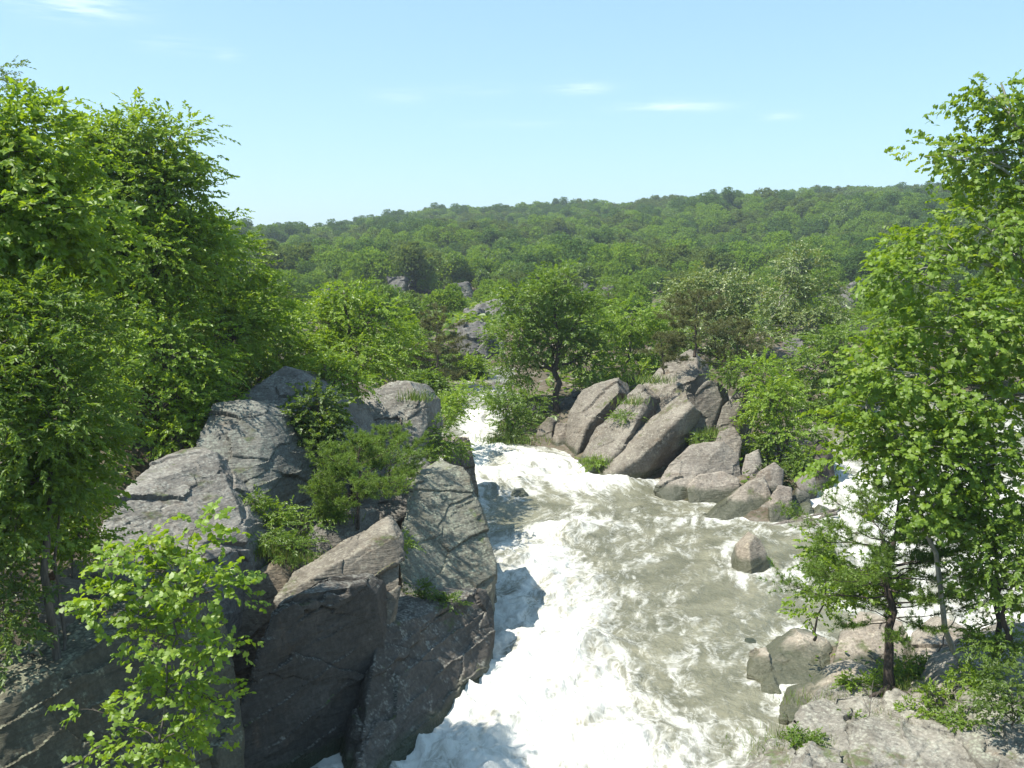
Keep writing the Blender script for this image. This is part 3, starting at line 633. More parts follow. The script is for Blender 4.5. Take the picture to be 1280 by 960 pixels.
# rocks far up the gorge
FR = 'rocks far up the gorge'
far_rocks = [
    ([(566, 425, 100), (575, 405, 101), (600, 402, 102), (612, 415, 101), (606, 448, 99), (588, 448, 98)], 'pale split rock in the gorge above the brown-green pine', 1.1),
    ([(588, 392, 128), (600, 378, 130), (625, 375, 131), (640, 388, 130), (620, 400, 127)], 'flat pale rock shelf left of the central tree top', 1.2),
    ([(478, 365, 205), (485, 347, 207), (505, 345, 208), (507, 372, 203)], 'blue-grey cliff on the far shore, left half', .85),
    ([(507, 370, 205), (512, 347, 207), (530, 350, 208), (532, 372, 203)], 'blue-grey cliff on the far shore, right half', .8),
    ([(553, 375, 200), (560, 354, 203), (585, 352, 204), (592, 372, 200)], 'lower blue-grey cliff right of the paired far cliff', .8),
    ([(712, 372, 200), (718, 352, 203), (735, 354, 203), (738, 378, 199)], 'far cliff showing over the central tree top', .8),
    ([(750, 385, 195), (754, 360, 198), (765, 358, 198), (768, 386, 194)], 'narrow upright far cliff right of the central tree', .9),
    ([(1045, 390, 118), (1052, 360, 122), (1075, 348, 124), (1096, 352, 124), (1098, 385, 118)], 'layered grey rock outcrop beside the tall right tree', .9),
    ([(1058, 425, 105), (1064, 408, 107), (1085, 405, 108), (1092, 424, 104)], 'dark blue-grey rock face under the layered outcrop', .6),
    ([(980, 442, 92), (986, 426, 94), (1004, 424, 94), (1010, 440, 91)], 'small pale rock below the leaning white trunk', .95),
    ([(592, 500, 74), (602, 486, 76), (650, 484, 76), (690, 492, 75), (680, 506, 72), (610, 508, 72)], 'low flat rock shelf at the head of the rapids', 1.0),
    ([(640, 516, 66), (648, 500, 67), (672, 500, 67), (678, 516, 65)], 'small rock on the shelf at the head of the rapids', .95),
    ([(1062, 490, 70), (1072, 455, 72), (1092, 448, 73), (1098, 480, 70)], 'tan pointed rock glimpsed through the right tree', 1.0),
    ([(700, 506, 70), (712, 492, 71), (760, 494, 71), (770, 510, 68)], 'low pale rock in the shade of the central tree', .95),
    ([(396, 372, 150), (402, 360, 152), (425, 362, 152), (428, 380, 148)], 'grey rock peeping over the left bush', .9),
    ([(592, 372, 195), (598, 358, 198), (612, 356, 198), (618, 374, 194)], 'small low far cliff just left of the central tree top', .8),
    ([(572, 398, 120), (580, 386, 122), (596, 384, 122), (600, 402, 118)], 'weathered rock hump above the pale split rock', 1.0),
    ([(604, 428, 92), (612, 412, 94), (622, 414, 94), (626, 436, 91)], 'narrow pale rock right of the split rock', 1.2),
    ([(560, 492, 72), (570, 478, 74), (596, 480, 74), (602, 496, 71)], 'dark rock at the head of the chute, left of the flat shelf', .8),
    ([(1030, 402, 112), (1038, 386, 114), (1056, 388, 114), (1060, 408, 110)], 'grey broken rock at the left foot of the layered outcrop', .85),
]
for pts, lb, tn in far_rocks:
    rock(lb, pts, ROCK_GREY, back=(.5, 3.5, -.3), sink=3.0, k='ground', amp=.45, group=FR, tint=(tn * .70, tn * .71, tn * .74))
for pts, lb in [([(1190, 640, 40), (1200, 618, 41), (1235, 612, 41), (1260, 630, 40.5), (1240, 655, 39)], 'tan rock in the side channel seen through the right tree'),
                ([(1105, 560, 50), (1115, 540, 51), (1145, 538, 51), (1150, 560, 49.5)], 'small dark-topped rock beyond the side channel'),
                ([(1240, 580, 50), (1255, 545, 52), (1300, 540, 52), (1300, 590, 49)], 'brown rock on the far side of the side channel')]:
    rock(lb, pts, ROCK_TAN, back=(.2, 1.5, 0), sink=1.5, group='rocks in the side channel', tint=.85)
# foam and churned water where the current meets stone
gx0, gy0, gs = -7.0, 8.0, 0.1
F2 = np.zeros((520, 520))
for o in [o for o in bpy.data.objects if o.get('category') == 'rock']:
    me = o.data; n = len(me.vertices); v = np.empty(n * 3, np.float32); me.vertices.foreach_get('co', v); v = v.reshape(-1, 3) + np.array(o.location)
    v = v[np.abs(v[:, 2] - wz(v[:, 1])) < .22]
    i_, j_ = ((v[:, 1] - gy0) / gs).astype(int), ((v[:, 0] - gx0) / gs).astype(int); ok = (i_ >= 0) & (i_ < 520) & (j_ >= 0) & (j_ < 520)
    F2[i_[ok], j_[ok]] = 1
for _ in range(7):
    F2 = np.maximum(F2, .80 * np.maximum.reduce([np.roll(F2, k, ax) for k in (1, -1) for ax in (0, 1)]))
uu = used; iy, jx = np.clip(((ry[uu] - gy0) / gs).astype(int), 0, 519), ((rx[uu] - gx0) / gs).astype(int)
near_rock = np.where((jx >= 0) & (jx < 520), F2[iy, np.clip(jx, 0, 519)], 0)
ff_ = foam_f[used] + near_rock * (.26 + .45 * perlin(np.stack([rx[uu] * 1.7, ry[uu] * 1.4, 0 * rx[uu]], 1), 83))
river.data.attributes['foam'].data.foreach_set('value', ff_.astype(np.float32))
#@@VEG
# ------------------------------------------------------------------ trees: tapered wood, sprays of small leaves
def tubes(paths, sides=6):
    """paths: list of (points (n,3), radii (n,)). One mesh of joined tapering tubes."""
    VV, FF, o = [], [], 0
    for pts, rr in paths:
        pts = np.asarray(pts, float); n = len(pts); sd = sides if rr[0] > 0.03 else 4
        tg = np.gradient(pts, axis=0); tg /= np.linalg.norm(tg, axis=1)[:, None] + 1e-9
        ref = np.array([0.3, 0.9, 0.1]) if abs(tg[0][2]) > .7 else np.array([0, 0, 1.0])
        a = np.cross(tg, ref); a /= np.linalg.norm(a, axis=1)[:, None] + 1e-9; b = np.cross(tg, a)
        ang = np.linspace(0, 2 * np.pi, sd, endpoint=False)
        ring = pts[:, None] + (a[:, None] * np.cos(ang)[None, :, None] + b[:, None] * np.sin(ang)[None, :, None]) * np.asarray(rr)[:, None, None]
        i = o + np.arange(n * sd).reshape(n, sd); j = np.roll(i, -1, 1)
        FF.append(np.stack([i[:-1], j[:-1], j[1:], i[1:]], -1).reshape(-1, 4)); VV.append(ring.reshape(-1, 3)); o += n * sd
    return np.concatenate(VV), np.concatenate(FF)
def bez(a, b, c, n):
    t = np.linspace(0, 1, n)[:, None]; return (1 - t) ** 2 * a + 2 * t * (1 - t) * b + t * t * c
def leaf_mesh(name, base, axis, nrm, ln, wd, mat, rng, shape='oval', tint=None):
    """one small folded leaf per row"""
    m = len(base); side = np.cross(nrm, axis); side /= np.linalg.norm(side, axis=1)[:, None] + 1e-9
    nrm = np.cross(axis, side); L = ln[:, None]; Wd = wd[:, None]; fold = 0.22
    if shape == 'oval':
        v = [base, base + axis * L * .32 + side * Wd * .5 + nrm * Wd * fold, base + axis * L * .70 + side * Wd * .36 + nrm * Wd * fold * .6 - nrm * L * .05,
             base + axis * L - nrm * L * .14, base + axis * L * .70 - side * Wd * .36 + nrm * Wd * fold * .6 - nrm * L * .05, base + axis * L * .32 - side * Wd * .5 + nrm * Wd * fold]
        idx = [(0, 1, 2, 3), (0, 3, 4, 5)]
    elif shape == 'lobed':
        v = [base, base + axis * L * .12 + side * Wd * .52, base + axis * L * .48 + side * Wd * .22 + nrm * Wd * .08, base + axis * L * .62 + side * Wd * .5 - nrm * L * .06,
             base + axis * L - nrm * L * .15,
             base + axis * L * .62 - side * Wd * .5 - nrm * L * .06, base + axis * L * .48 - side * Wd * .22 + nrm * Wd * .08, base + axis * L * .12 - side * Wd * .52]
        idx = [(0, 1, 2, 6), (0, 6, 7, 7), (2, 3, 4, 4), (6, 4, 5, 5), (2, 4, 6, 6)]
    else:
        v = [base - side * Wd * .5, base + side * Wd * .5, base + axis * L + side * Wd * .12, base + axis * L - side * Wd * .12]
        idx = [(0, 1, 2, 3)]
    k = len(v); V = np.stack(v, 1).reshape(-1, 3); off = (np.arange(m) * k)[:, None]
    q, t3 = [], []
    for f in idx:
        (t3 if f[-1] == f[-2] else q).append(off + np.array(f[:3] if f[-1] == f[-2] else f)[None])
    F = [np.concatenate(x) for x in (q, t3) if x]
    tn = rng.random(m) if tint is None else tint
    return mesh_np(name, V, F, mat, False, {'tint': ('FLOAT', np.repeat(tn, k))})
def unit(v): return v / (np.linalg.norm(v, axis=-1, keepdims=True) + 1e-9)
def grow(lobes, base, rng, clumps, sprays, leaves, leaf_len, spray_len, clump_r, r0, flat=.55, droop=-.15, inner=.45, wid=.62, waypoints=None, twig=.012, hmin=.15):
    """lobes: [(centre, radii)] in local space; returns wood paths and leaf arrays."""
    cs = np.array([l[0] for l in lobes], float); rs = np.array([np.broadcast_to(l[1], 3) for l in lobes], float)
    top = cs[np.argmax(cs[:, 2])]; base = np.asarray(base, float)
    if waypoints is None:
        mid = cs.mean(0); waypoints = [base + (mid - base) * .35 + rng.normal(0, .05, 3) * np.linalg.norm(mid - base), mid * .6 + top * .4]
    key = np.array([base] + list(waypoints) + [top + [0, 0, rs[np.argmax(cs[:, 2])][2] * .45]])
    tt = np.linspace(0, 1, 14); kt = np.linspace(0, 1, len(key))
    trunk = np.stack([np.interp(tt, kt, key[:, i]) for i in range(3)], 1)
    for _ in range(2): trunk[1:-1] = .25 * trunk[:-2] + .5 * trunk[1:-1] + .25 * trunk[2:]
    trunk[1:-1] += rng.normal(0, .012, (12, 3)) * np.linalg.norm(key[-1] - base)
    rad = r0 * (1 - tt) ** .8 + r0 * .08; rad[0] *= 1.3
    paths = [(trunk, rad)]
    area = (rs ** 2).sum(1); area /= area.sum()
    n_per = np.maximum(2, (area * clumps).astype(int)); centers, outs, starts = [], [], []
    for c, r, n in zip(cs, rs, n_per):
        h = np.clip((c[2] - r[2] * .6 - base[2]) / max(trunk[-1][2] - base[2], .1), hmin, .93)
        j = int(h * 13); a = trunk[j]; L = np.linalg.norm(c - a)
        limb = bez(a, a * .4 + c * .6 + np.array([0, 0, .12 * L]), c, 7); limb[1:-1] += rng.normal(0, .03, (5, 3)) * L
        lr = np.linspace(rad[j] * .6, rad[j] * .15, 7)
        if L > .3: paths.append((limb, lr))
        d = unit(rng.normal(size=(n, 3)) + np.array([0, 0, .25])); q = inner + (1 - inner) * rng.random(n) ** .6
        cc = c + d * q[:, None] * r
        for k in range(n):
            s_ = limb[rng.integers(2, 7)]; e = cc[k]; l2 = np.linalg.norm(e - s_)
            tw = bez(s_, .5 * (s_ + e) + rng.normal(0, .1, 3) * l2 + [0, 0, .08 * l2], e, 5)
            paths.append((tw, np.linspace(max(twig, rad[j] * .12), twig * .4, 5)))
        centers.append(cc); outs.append(d)
    cc = np.concatenate(centers); dd = np.concatenate(outs)
    C = np.repeat(cc, sprays, 0); D = np.repeat(dd, sprays, 0); m = len(C)
    jit = rng.normal(size=(m, 3)) * np.array([1, 1, flat]) * clump_r
    O = C + jit * .6; Dv = unit(D * .6 + jit / clump_r * .5 + rng.normal(0, .35, (m, 3)) + [0, 0, droop]); Dv[:, 2] *= .7; Dv = unit(Dv)
    SL = spray_len * (.6 + .7 * rng.random(m))
    up = unit(np.array([0, 0, 1.0]) + rng.normal(0, .35, (m, 3))); S = unit(np.cross(up, Dv)); U = np.cross(Dv, S)
    t = (np.arange(leaves) + .6) / leaves
    pos = O[:, None] + Dv[:, None] * (SL[:, None] * t)[..., None]; pos[..., 2] -= (SL[:, None] * .14) * t ** 2
    sg = np.where(np.arange(leaves) % 2, 1., -1.)[None, :, None]
    ax = unit(Dv[:, None] * (.55 + .5 * t[None, :, None]) + sg * S[:, None] * (.95 - .6 * t[None, :, None]) + rng.normal(0, .28, (m, leaves, 3)) + np.array([0, 0, -.10]))
    nn = unit(U[:, None] * .8 + D[:, None] * np.array([.75, .75, .4]) + rng.normal(0, .42, (m, leaves, 3)))
    ct = np.repeat(rng.random(len(cc)), sprays)[:, None] * .45
    tint = np.clip(ct + .55 * rng.random((m, leaves)), 0, 1).ravel()
    ll = leaf_len * (.6 + .65 * rng.random(m * leaves)); 
    return paths, (pos.reshape(-1, 3), ax.reshape(-1, 3), nn.reshape(-1, 3), ll, ll * wid), tint
tree_no = [100]
def tree(name, label, cat, base, lobes, mat, group=None, bark=None, r0=.12, shape='oval', wood='trunk', foliage='crown', seed=None, **kw):
    tree_no[0] += 1; rng = np.random.default_rng(seed or tree_no[0]); base = np.asarray(base, float)
    L = [(np.asarray(c, float) - base, r) for c, r in lobes]
    if kw.get('waypoints') is not None: kw['waypoints'] = [np.asarray(w, float) - base for w in kw['waypoints']]
    if shape == 'oval' and kw['leaf_len'] > .1: kw['leaf_len'] *= .82; kw['sprays'] = int(kw['sprays'] * 1.4)
    paths, lv, tn = grow(L, (0, 0, 0), rng, r0=r0, **kw)
    root = link(name, None, None, base); root.empty_display_size = .3
    V, F = tubes(paths)
    link(wood, mesh_np(wood, V, [F], bark or BARK, True), root)
    link(foliage, leaf_mesh(foliage, *lv, mat, rng, shape, tn), root)
    return tag(root, label, cat, group)
def lob(px, py, Y, rx, ry=None, dz=None):
    """crown lobe seen at a pixel: real centre and radii in metres"""
    s = Y / FPX; return (P(px, py, Y), np.array([rx * s, (dz or rx) * s, (ry or rx) * s]))
def at_ground(px, Y, off=0.0):
    x = (px - 640) / FPX * Y * 1.0; return np.array([x, Y, gz(x, Y) - .1 + off])

LT = 'trees crowding the left bank'
BIG = dict(sprays=11, leaves=10, spray_len=.42, clump_r=.42)
# nearest, far left
tree('leafy_tree', 'bright yellow-green tree at the left edge, its crown highest over the fine-leaved tree', 'tree', at_ground(-60, 17),
     [lob(40, 190, 17, 70, 55), lob(-20, 270, 17, 110, 80), lob(75, 285, 17, 75, 60), lob(10, 345, 17.8, 60, 40), lob(112, 325, 18, 36, 40), lob(-60, 180, 17, 60)],
     LEAF_BRIGHT, LT, clumps=150, leaf_len=.15, r0=.17, **BIG)
tree('leafy_tree', 'tallest rounded tree of the left bank with bare twigs poking from its top', 'tree', at_ground(190, 29),
     [lob(170, 190, 29, 45, 50), lob(215, 185, 29, 38, 40), lob(205, 245, 29, 48, 50), lob(145, 260, 29, 58, 60), lob(190, 330, 28.5, 70, 55), lob(240, 305, 29, 38, 42), lob(120, 330, 29, 60, 60), lob(115, 215, 29, 40, 45)],
     LEAF_BRIGHT, LT, clumps=300, leaf_len=.15, r0=.2, sprays=12, leaves=10, spray_len=.5, clump_r=.5)
tree('leafy_tree', 'drooping mid-green tree on the outer right shoulder of the left bank woods', 'tree', at_ground(270, 33),
     [lob(245, 285, 33, 30, 24), lob(278, 335, 33, 45, 40), lob(230, 370, 32.5, 55, 48), lob(320, 395, 33, 40, 36), lob(285, 415, 32, 52, 40), lob(262, 258, 33, 14, 12)],
     LEAF_BRIGHT, LT, clumps=170, leaf_len=.15, r0=.15, sprays=8, leaves=11, spray_len=.5, clump_r=.45)
tree('leafy_tree', 'full round bright green tree in front of the taller left bank trees', 'tree', at_ground(195, 28),
     [lob(175, 390, 28, 60, 45), lob(215, 440, 27.5, 75, 50), lob(140, 450, 28, 60, 50), lob(190, 500, 27.5, 80, 45), lob(250, 480, 28, 40, 40), lob(160, 360, 28, 40, 25)],
     LEAF_BRIGHT, LT, clumps=170, leaf_len=.13, r0=.13, sprays=9, leaves=11, spray_len=.5, clump_r=.42)
tree('leafy_tree', 'dark green tree top rising behind the yellow-green tree in the left corner', 'tree', at_ground(-40, 42),
     [lob(-10, 120, 42, 35, 40), lob(-30, 180, 42, 55, 50), lob(70, 195, 42, 40, 40), lob(20, 250, 42, 80, 60)],
     LEAF_DEEP, LT, clumps=90, leaf_len=.17, r0=.25, sprays=9, leaves=10, spray_len=.8, clump_r=.7)
tree('leafy_tree', 'fine-leaved green tree low at the left edge, under the bright yellow-green crown', 'tree', at_ground(0, 15.2),
     [lob(45, 395, 15.6, 55, 40), lob(-20, 400, 15.6, 50, 45), lob(105, 420, 16, 38, 36), lob(40, 460, 15.2, 60, 40), lob(-10, 500, 15, 70, 50), lob(90, 500, 15.2, 45, 40), lob(50, 540, 15, 70, 40)],
     LEAF_MID, LT, clumps=190, leaf_len=.095, r0=.09, sprays=10, leaves=13, spray_len=.45, clump_r=.38, wid=.4)
tree('leafy_tree', 'bright feathery tree right of the left woods, just above the ivy peak', 'tree', at_ground(450, 38),
     [lob(430, 365, 38, 26, 20), lob(410, 405, 38, 42, 32), lob(460, 405, 38, 45, 34), lob(430, 445, 37, 60, 30), lob(490, 440, 38, 28, 28), lob(385, 450, 37, 36, 26)],
     LEAF_BRIGHT, LT, clumps=130, leaf_len=.15, r0=.12, sprays=8, leaves=11, spray_len=.55, clump_r=.45)
tree('leafy_tree', 'shadowy tree between the broad slab and the drooping tree', 'tree', at_ground(320, 36),
     [lob(320, 430, 36, 55, 35), lob(270, 470, 35, 45, 35), lob(355, 440, 36, 35, 28)],
     LEAF_BRIGHT, LT, clumps=75, leaf_len=.14, r0=.1, sprays=8, leaves=11, spray_len=.5, clump_r=.42)
tree('leafy_tree', 'deep green tree closing the gap behind the round bright tree', 'tree', at_ground(90, 34),
     [lob(100, 300, 34, 80, 60), lob(40, 380, 33, 80, 60), lob(180, 430, 33, 90, 60), lob(300, 440, 36, 60, 40), lob(90, 470, 32, 80, 50)],
     LEAF_DEEP, LT, clumps=140, leaf_len=.17, r0=.2, sprays=8, leaves=10, spray_len=.7, clump_r=.6)

US = 'undergrowth shrubs of the left bank'
BUSH = dict(wood='stem', foliage='leaves', bark=BARK)
tree('shrub', 'mid-green undergrowth shrub left of the broad slab, below the fine-leaved tree', 'shrub', at_ground(40, 15.6),
     [lob(50, 590, 15.6, 60, 40), lob(100, 560, 16.2, 45, 35), lob(20, 640, 15.2, 50, 40)], LEAF_MID, US, clumps=80, leaf_len=.10, r0=.04, sprays=9, leaves=11, spray_len=.4, clump_r=.32, **BUSH)
tree('shrub', 'bright leafy shrub spilling onto the dark gap left of the broad slab', 'shrub', at_ground(80, 17.5),
     [lob(80, 630, 17.5, 45, 35), lob(100, 670, 17.5, 25, 22), lob(40, 665, 17, 40, 25), lob(110, 600, 18.5, 25, 25)], LEAF_BRIGHT, US, clumps=60, leaf_len=.11, r0=.035, sprays=9, leaves=10, spray_len=.38, clump_r=.3, **BUSH)
tree('shrub', 'shaded shrub in the lower left corner beside the rubble', 'shrub', at_ground(-10, 15.5),
     [lob(-5, 700, 15.5, 40, 50), lob(10, 780, 15, 40, 50), lob(-30, 640, 16, 50, 50)], LEAF_DEEP, US, clumps=60, leaf_len=.09, r0=.035, sprays=9, leaves=10, spray_len=.36, clump_r=.3, **BUSH)
tree('shrub', 'soft light-green shrub along the top edge of the broad slab', 'shrub', P(255, 540, 27) - [0, 0, .3],
     [lob(240, 525, 27, 26, 22), lob(275, 500, 28, 22, 18), lob(215, 545, 26.5, 20, 16)], LEAF_BRIGHT, US, clumps=40, leaf_len=.10, r0=.03, sprays=9, leaves=10, spray_len=.35, clump_r=.3, **BUSH)
tree('ivy', 'dark green ivy hanging down the right face of the highest left rock', 'ivy', P(388, 505, 28.6),
     [(P(400, 520, 28.2), (.6, .3, .9)), (P(370, 540, 28.0), (.5, .3, .6)), (P(412, 560, 27.8), (.35, .3, .8))],
     LEAF_DEEP, None, clumps=60, leaf_len=.13, r0=.03, sprays=8, leaves=9, spray_len=.35, clump_r=.3, wood='stem', foliage='leaves', bark=BARK, wid=.85)
tree('shrub', 'bushy sprays of bright leaves on the summit of the ivy peak', 'shrub', P(395, 478, 31),
     [lob(408, 458, 31.5, 18, 14), lob(425, 468, 31.8, 20, 16), lob(440, 480, 32, 16, 16)], LEAF_BRIGHT, US, clumps=36, leaf_len=.12, r0=.03, sprays=8, leaves=9, spray_len=.4, clump_r=.3, **BUSH)
tree('shrub', 'leafy shrub between pale boulder and dark knob beside the chute', 'shrub', P(548, 575, 33.5),
     [lob(545, 545, 33.5, 22, 22), lob(530, 575, 33, 20, 16), lob(560, 560, 34.5, 16, 18)], LEAF_MID, US, clumps=34, leaf_len=.12, r0=.03, sprays=8, leaves=9, spray_len=.4, clump_r=.3, **BUSH)
tree('shrub', 'ferny clump of leaves on top of the brown wedge in the crag cleft', 'shrub', P(355, 700, 22.8),
     [lob(330, 678, 22.8, 24, 16), lob(365, 684, 22.8, 26, 16), lob(385, 660, 23.6, 14, 16)], LEAF_MID, US, clumps=36, leaf_len=.075, r0=.02, sprays=9, leaves=11, spray_len=.28, clump_r=.22, wid=.4, **BUSH)
tree('shrub', 'small green tuft of leaves on the ledge at the foot of the lichen pinnacle', 'shrub', P(560, 768, 23.7),
     [lob(535, 752, 23.6, 16, 9), lob(560, 756, 23.7, 18, 9), lob(520, 740, 23.5, 10, 12)], LEAF_DEEP, US, clumps=20, leaf_len=.08, r0=.015, sprays=7, leaves=9, spray_len=.25, clump_r=.16, **BUSH)

# the sapling in front of the crag
tree('sapling', 'bright maple-like sapling in the left foreground, in front of the crag', 'sapling', P(205, 1040, 10.6),
     [lob(205, 715, 11, 60, 30), lob(250, 655, 11, 30, 18), lob(265, 740, 11, 50, 28), lob(140, 760, 11, 48, 26), lob(190, 800, 10.9, 60, 36), lob(275, 812, 11, 40, 22), lob(170, 690, 11.2, 50, 18),
      lob(210, 870, 10.8, 50, 26), lob(255, 890, 10.8, 42, 18), lob(115, 885, 10.9, 26, 10), lob(170, 935, 10.7, 50, 18), lob(240, 935, 10.8, 36, 14)],
     LEAF_BRIGHT, None, clumps=105, leaf_len=.095, r0=.022, sprays=5, leaves=6, spray_len=.26, clump_r=.15, shape='lobed', inner=.2, wid=.8, flat=.35, twig=.005,
     waypoints=[P(200, 960, 10.7), P(215, 840, 10.9), P(222, 740, 11)])

# ------------------------------------------------------------------ right side
tree('plane_tree', 'tall large-leaved tree at the right edge reaching highest into the sky', 'tree', at_ground(1390, 22),
     [lob(1250, 120, 22, 34, 36), lob(1235, 190, 22, 55, 36), lob(1285, 160, 22, 40, 60), lob(1180, 190, 21.5, 24, 12), lob(1240, 290, 21.5, 70, 55), lob(1170, 320, 21, 45, 38), lob(1290, 280, 21.5, 50, 70),
      lob(1130, 345, 20.5, 40, 22), lob(1180, 410, 20.5, 85, 45), lob(1270, 420, 20.5, 70, 60), lob(1130, 470, 20, 62, 40), lob(1225, 500, 20, 75, 45)],
     LEAF_PLANE, None, clumps=235, leaf_len=.125, r0=.22, sprays=9, leaves=7, spray_len=.45, clump_r=.36, shape='lobed', bark=BARK_PALE, wid=.95, inner=.3,
     waypoints=[P(1380, 640, 21.5), P(1330, 400, 21.5)])
RB = 'young trees of the near right bank'
tree('leafy_tree', 'bright spreading young tree over the side channel, lower limbs of the right edge', 'tree', at_ground(1235, 21),
     [lob(1080, 510, 20, 45, 30), lob(1130, 560, 19.8, 70, 36), lob(1215, 570, 19.5, 70, 45), lob(1060, 575, 20, 28, 25), lob(1270, 600, 19, 50, 50), lob(1165, 625, 19.5, 55, 28)],
     LEAF_PLANE, RB, clumps=120, leaf_len=.12, r0=.07, sprays=8, leaves=8, spray_len=.42, clump_r=.35, shape='lobed', bark=BARK_PALE, wid=.9, inner=.3)
tree('leafy_tree', 'sparse fresh-green sapling left of the pine over the river edge', 'sapling', P(1018, 800, 23),
     [lob(1030, 690, 22.6, 22, 12), lob(1060, 720, 22, 45, 14), lob(1020, 745, 22.6, 22, 9), lob(1095, 745, 21.6, 36, 14), lob(1010, 770, 22.8, 9, 12)],
     LEAF_BRIGHT, RB, clumps=44, leaf_len=.14, r0=.03, sprays=6, leaves=8, spray_len=.4, clump_r=.25, wood='stem', foliage='leaves', twig=.006)
tree('leafy_tree', 'thin leafy tree at the right edge above the rounded grey rocks', 'tree', P(1262, 800, 19),
     [lob(1250, 680, 19, 45, 35), lob(1285, 720, 18.5, 40, 45), lob(1225, 720, 19.4, 28, 24), lob(1210, 655, 19.4, 36, 22)],
     LEAF_MID, RB, clumps=70, leaf_len=.10, r0=.05, sprays=7, leaves=9, spray_len=.38, clump_r=.28, twig=.006, bark=BARK_DARK)

def pine(name, label, base, top, cat='pine', n=46, reach=1.2, low=.22, tufts=26, nl=.065, nw=.007, mat=None, group=None, r0=.07, seed=1, per=16, lean=(0, 0, 0), flatness=.12, dead=.1):
    rng = np.random.default_rng(seed); base = np.asarray(base, float); top = np.asarray(top, float) - base; H = np.linalg.norm(top)
    tt = np.linspace(0, 1, 12); tr = tt[:, None] * top[None] + np.outer(tt * (1 - tt) * 4, lean) + np.concatenate([[[0, 0, 0]], rng.normal(0, .012, (11, 3)) * H])
    rad = r0 * (1 - tt) ** .9 + .008; rad[0] *= 1.25; paths = [(tr, rad)]
    TP, TD = [], []
    for i in range(n):
        f = low + (1 - low) * ((i + rng.random()) / n); s_ = np.array([np.interp(f, tt, tr[:, k]) for k in range(3)])
        a = rng.random() * 6.283; prof = np.interp(f, [low, low + .15, .6, .85, 1.0], [.55, 1.0, .85, .5, .12])
        L = reach * prof * (.6 + .55 * rng.random()); d = np.array([math.cos(a), math.sin(a), flatness + .35 * (f - .5)])
        br = bez(s_, s_ + d * L * .5 - [0, 0, .03 * L], s_ + d * L + np.array([0, 0, .10 * L]) + rng.normal(0, .06, 3) * L, 7)
        br[1:-1] += rng.normal(0, .02, (5, 3)) * L
        paths.append((br, np.linspace(max(.006, r0 * .22 * prof), .003, 7)))
        if rng.random() < dead and f < .5: continue
        k = max(4, int(tufts * prof))
        for _ in range(k):
            u = .3 + .72 * rng.random() ** .7; p = np.array([np.interp(min(u, 1), np.linspace(0, 1, 7), br[:, c]) for c in range(3)])
            dv = unit(unit(d) * .7 + rng.normal(0, .6, 3) * [1, 1, .45] + [0, 0, .25]); tl = L * (.10 + .18 * rng.random()) + .04
            paths.append((np.stack([p, p + dv * tl]), np.array([.004, .002])))
            for q in (.45, .75, 1.0): TP.append(p + dv * tl * q); TD.append(dv)
    TP, TD = np.array(TP), np.array(TD); m = len(TP)
    b = np.repeat(TP, per, 0); ax = unit(np.repeat(TD, per, 0) * .55 + rng.normal(0, .62, (m * per, 3))); ln = nl * (.7 + .6 * rng.random(m * per))
    root = link(name, None, None, base); root.empty_display_size = .3
    V, F = tubes(paths); link('trunk', mesh_np('trunk', V, [F], BARK_DARK, True), root)
    tn = np.clip(np.repeat(rng.random(m) * .5, per) + .5 * rng.random(m * per), 0, 1)
    link('crown', leaf_mesh('crown', b, ax, unit(rng.normal(size=(m * per, 3))), ln, np.full(m * per, nw), mat or NEEDLE, rng, 'needle', tn), root)
    return tag(root, label, cat, group)
pine('pine_tree', 'open dark-trunked pine rooted on the near right bank rocks', P(1112, 862, 20.6), P(1128, 585, 21.2), n=60, reach=2.4, low=.28, tufts=34, per=20, nl=.09, nw=.012, r0=.105, seed=5, flatness=.05, lean=(-.1, 0, 0))
pine('pine_tree', 'smaller pine at the right edge behind the rounded grey rocks', P(1250, 815, 19.8), P(1240, 600, 20.3), n=44, reach=1.7, low=.25, tufts=28, per=18, nl=.085, nw=.011, r0=.06, seed=8, group=None)
pine('pine_shrub', 'bushy little pine growing from a crack in the middle of the left crag', P(447, 662, 25), P(452, 548, 25.6), 'pine', n=52, reach=1.5, low=.08, tufts=32, per=16, nl=.075, nw=.011, r0=.04, seed=11, flatness=.3)
pine('pine_shrub', 'low pine shrub between the little crag pine and the pale boulder', P(485, 610, 27.6), P(492, 535, 28), 'pine', n=42, reach=1.15, low=.1, tufts=22, per=15, nl=.075, nw=.011, r0=.03, seed=12, flatness=.3)
SP = 'scrubby pines on the far bank outcrop'
pine('pine_tree', 'scrubby pine with thin trunk on the crest of the tilted slabs', P(868, 446, 47.6), P(872, 365, 48.2), n=40, reach=1.9, low=.15, tufts=20, per=14, nl=.13, nw=.02, mat=NEEDLE_DRY, r0=.06, seed=21, group=SP)
pine('pine_tree', 'scrubby leaning pine right of the crest pine on the tilted slabs', P(918, 486, 48), P(925, 400, 48.6), n=36, reach=1.7, low=.15, tufts=18, per=14, nl=.13, nw=.02, mat=NEEDLE_DRY, r0=.05, seed=22, group=SP)
pine('pine_tree', 'small thin pine on the face of the uppermost slab', P(830, 468, 47), P(826, 418, 47.2), n=24, reach=1.0, low=.2, tufts=14, per=12, nl=.12, nw=.018, mat=NEEDLE_DRY, r0=.035, seed=23, group=SP)
pine('pine_tree', 'brown-green pine left of the chute, under the pale split far rock', P(548, 510, 62), P(545, 385, 64), n=50, reach=2.2, low=.12, tufts=22, per=14, nl=.16, nw=.026, mat=NEEDLE_DRY, r0=.09, seed=24)

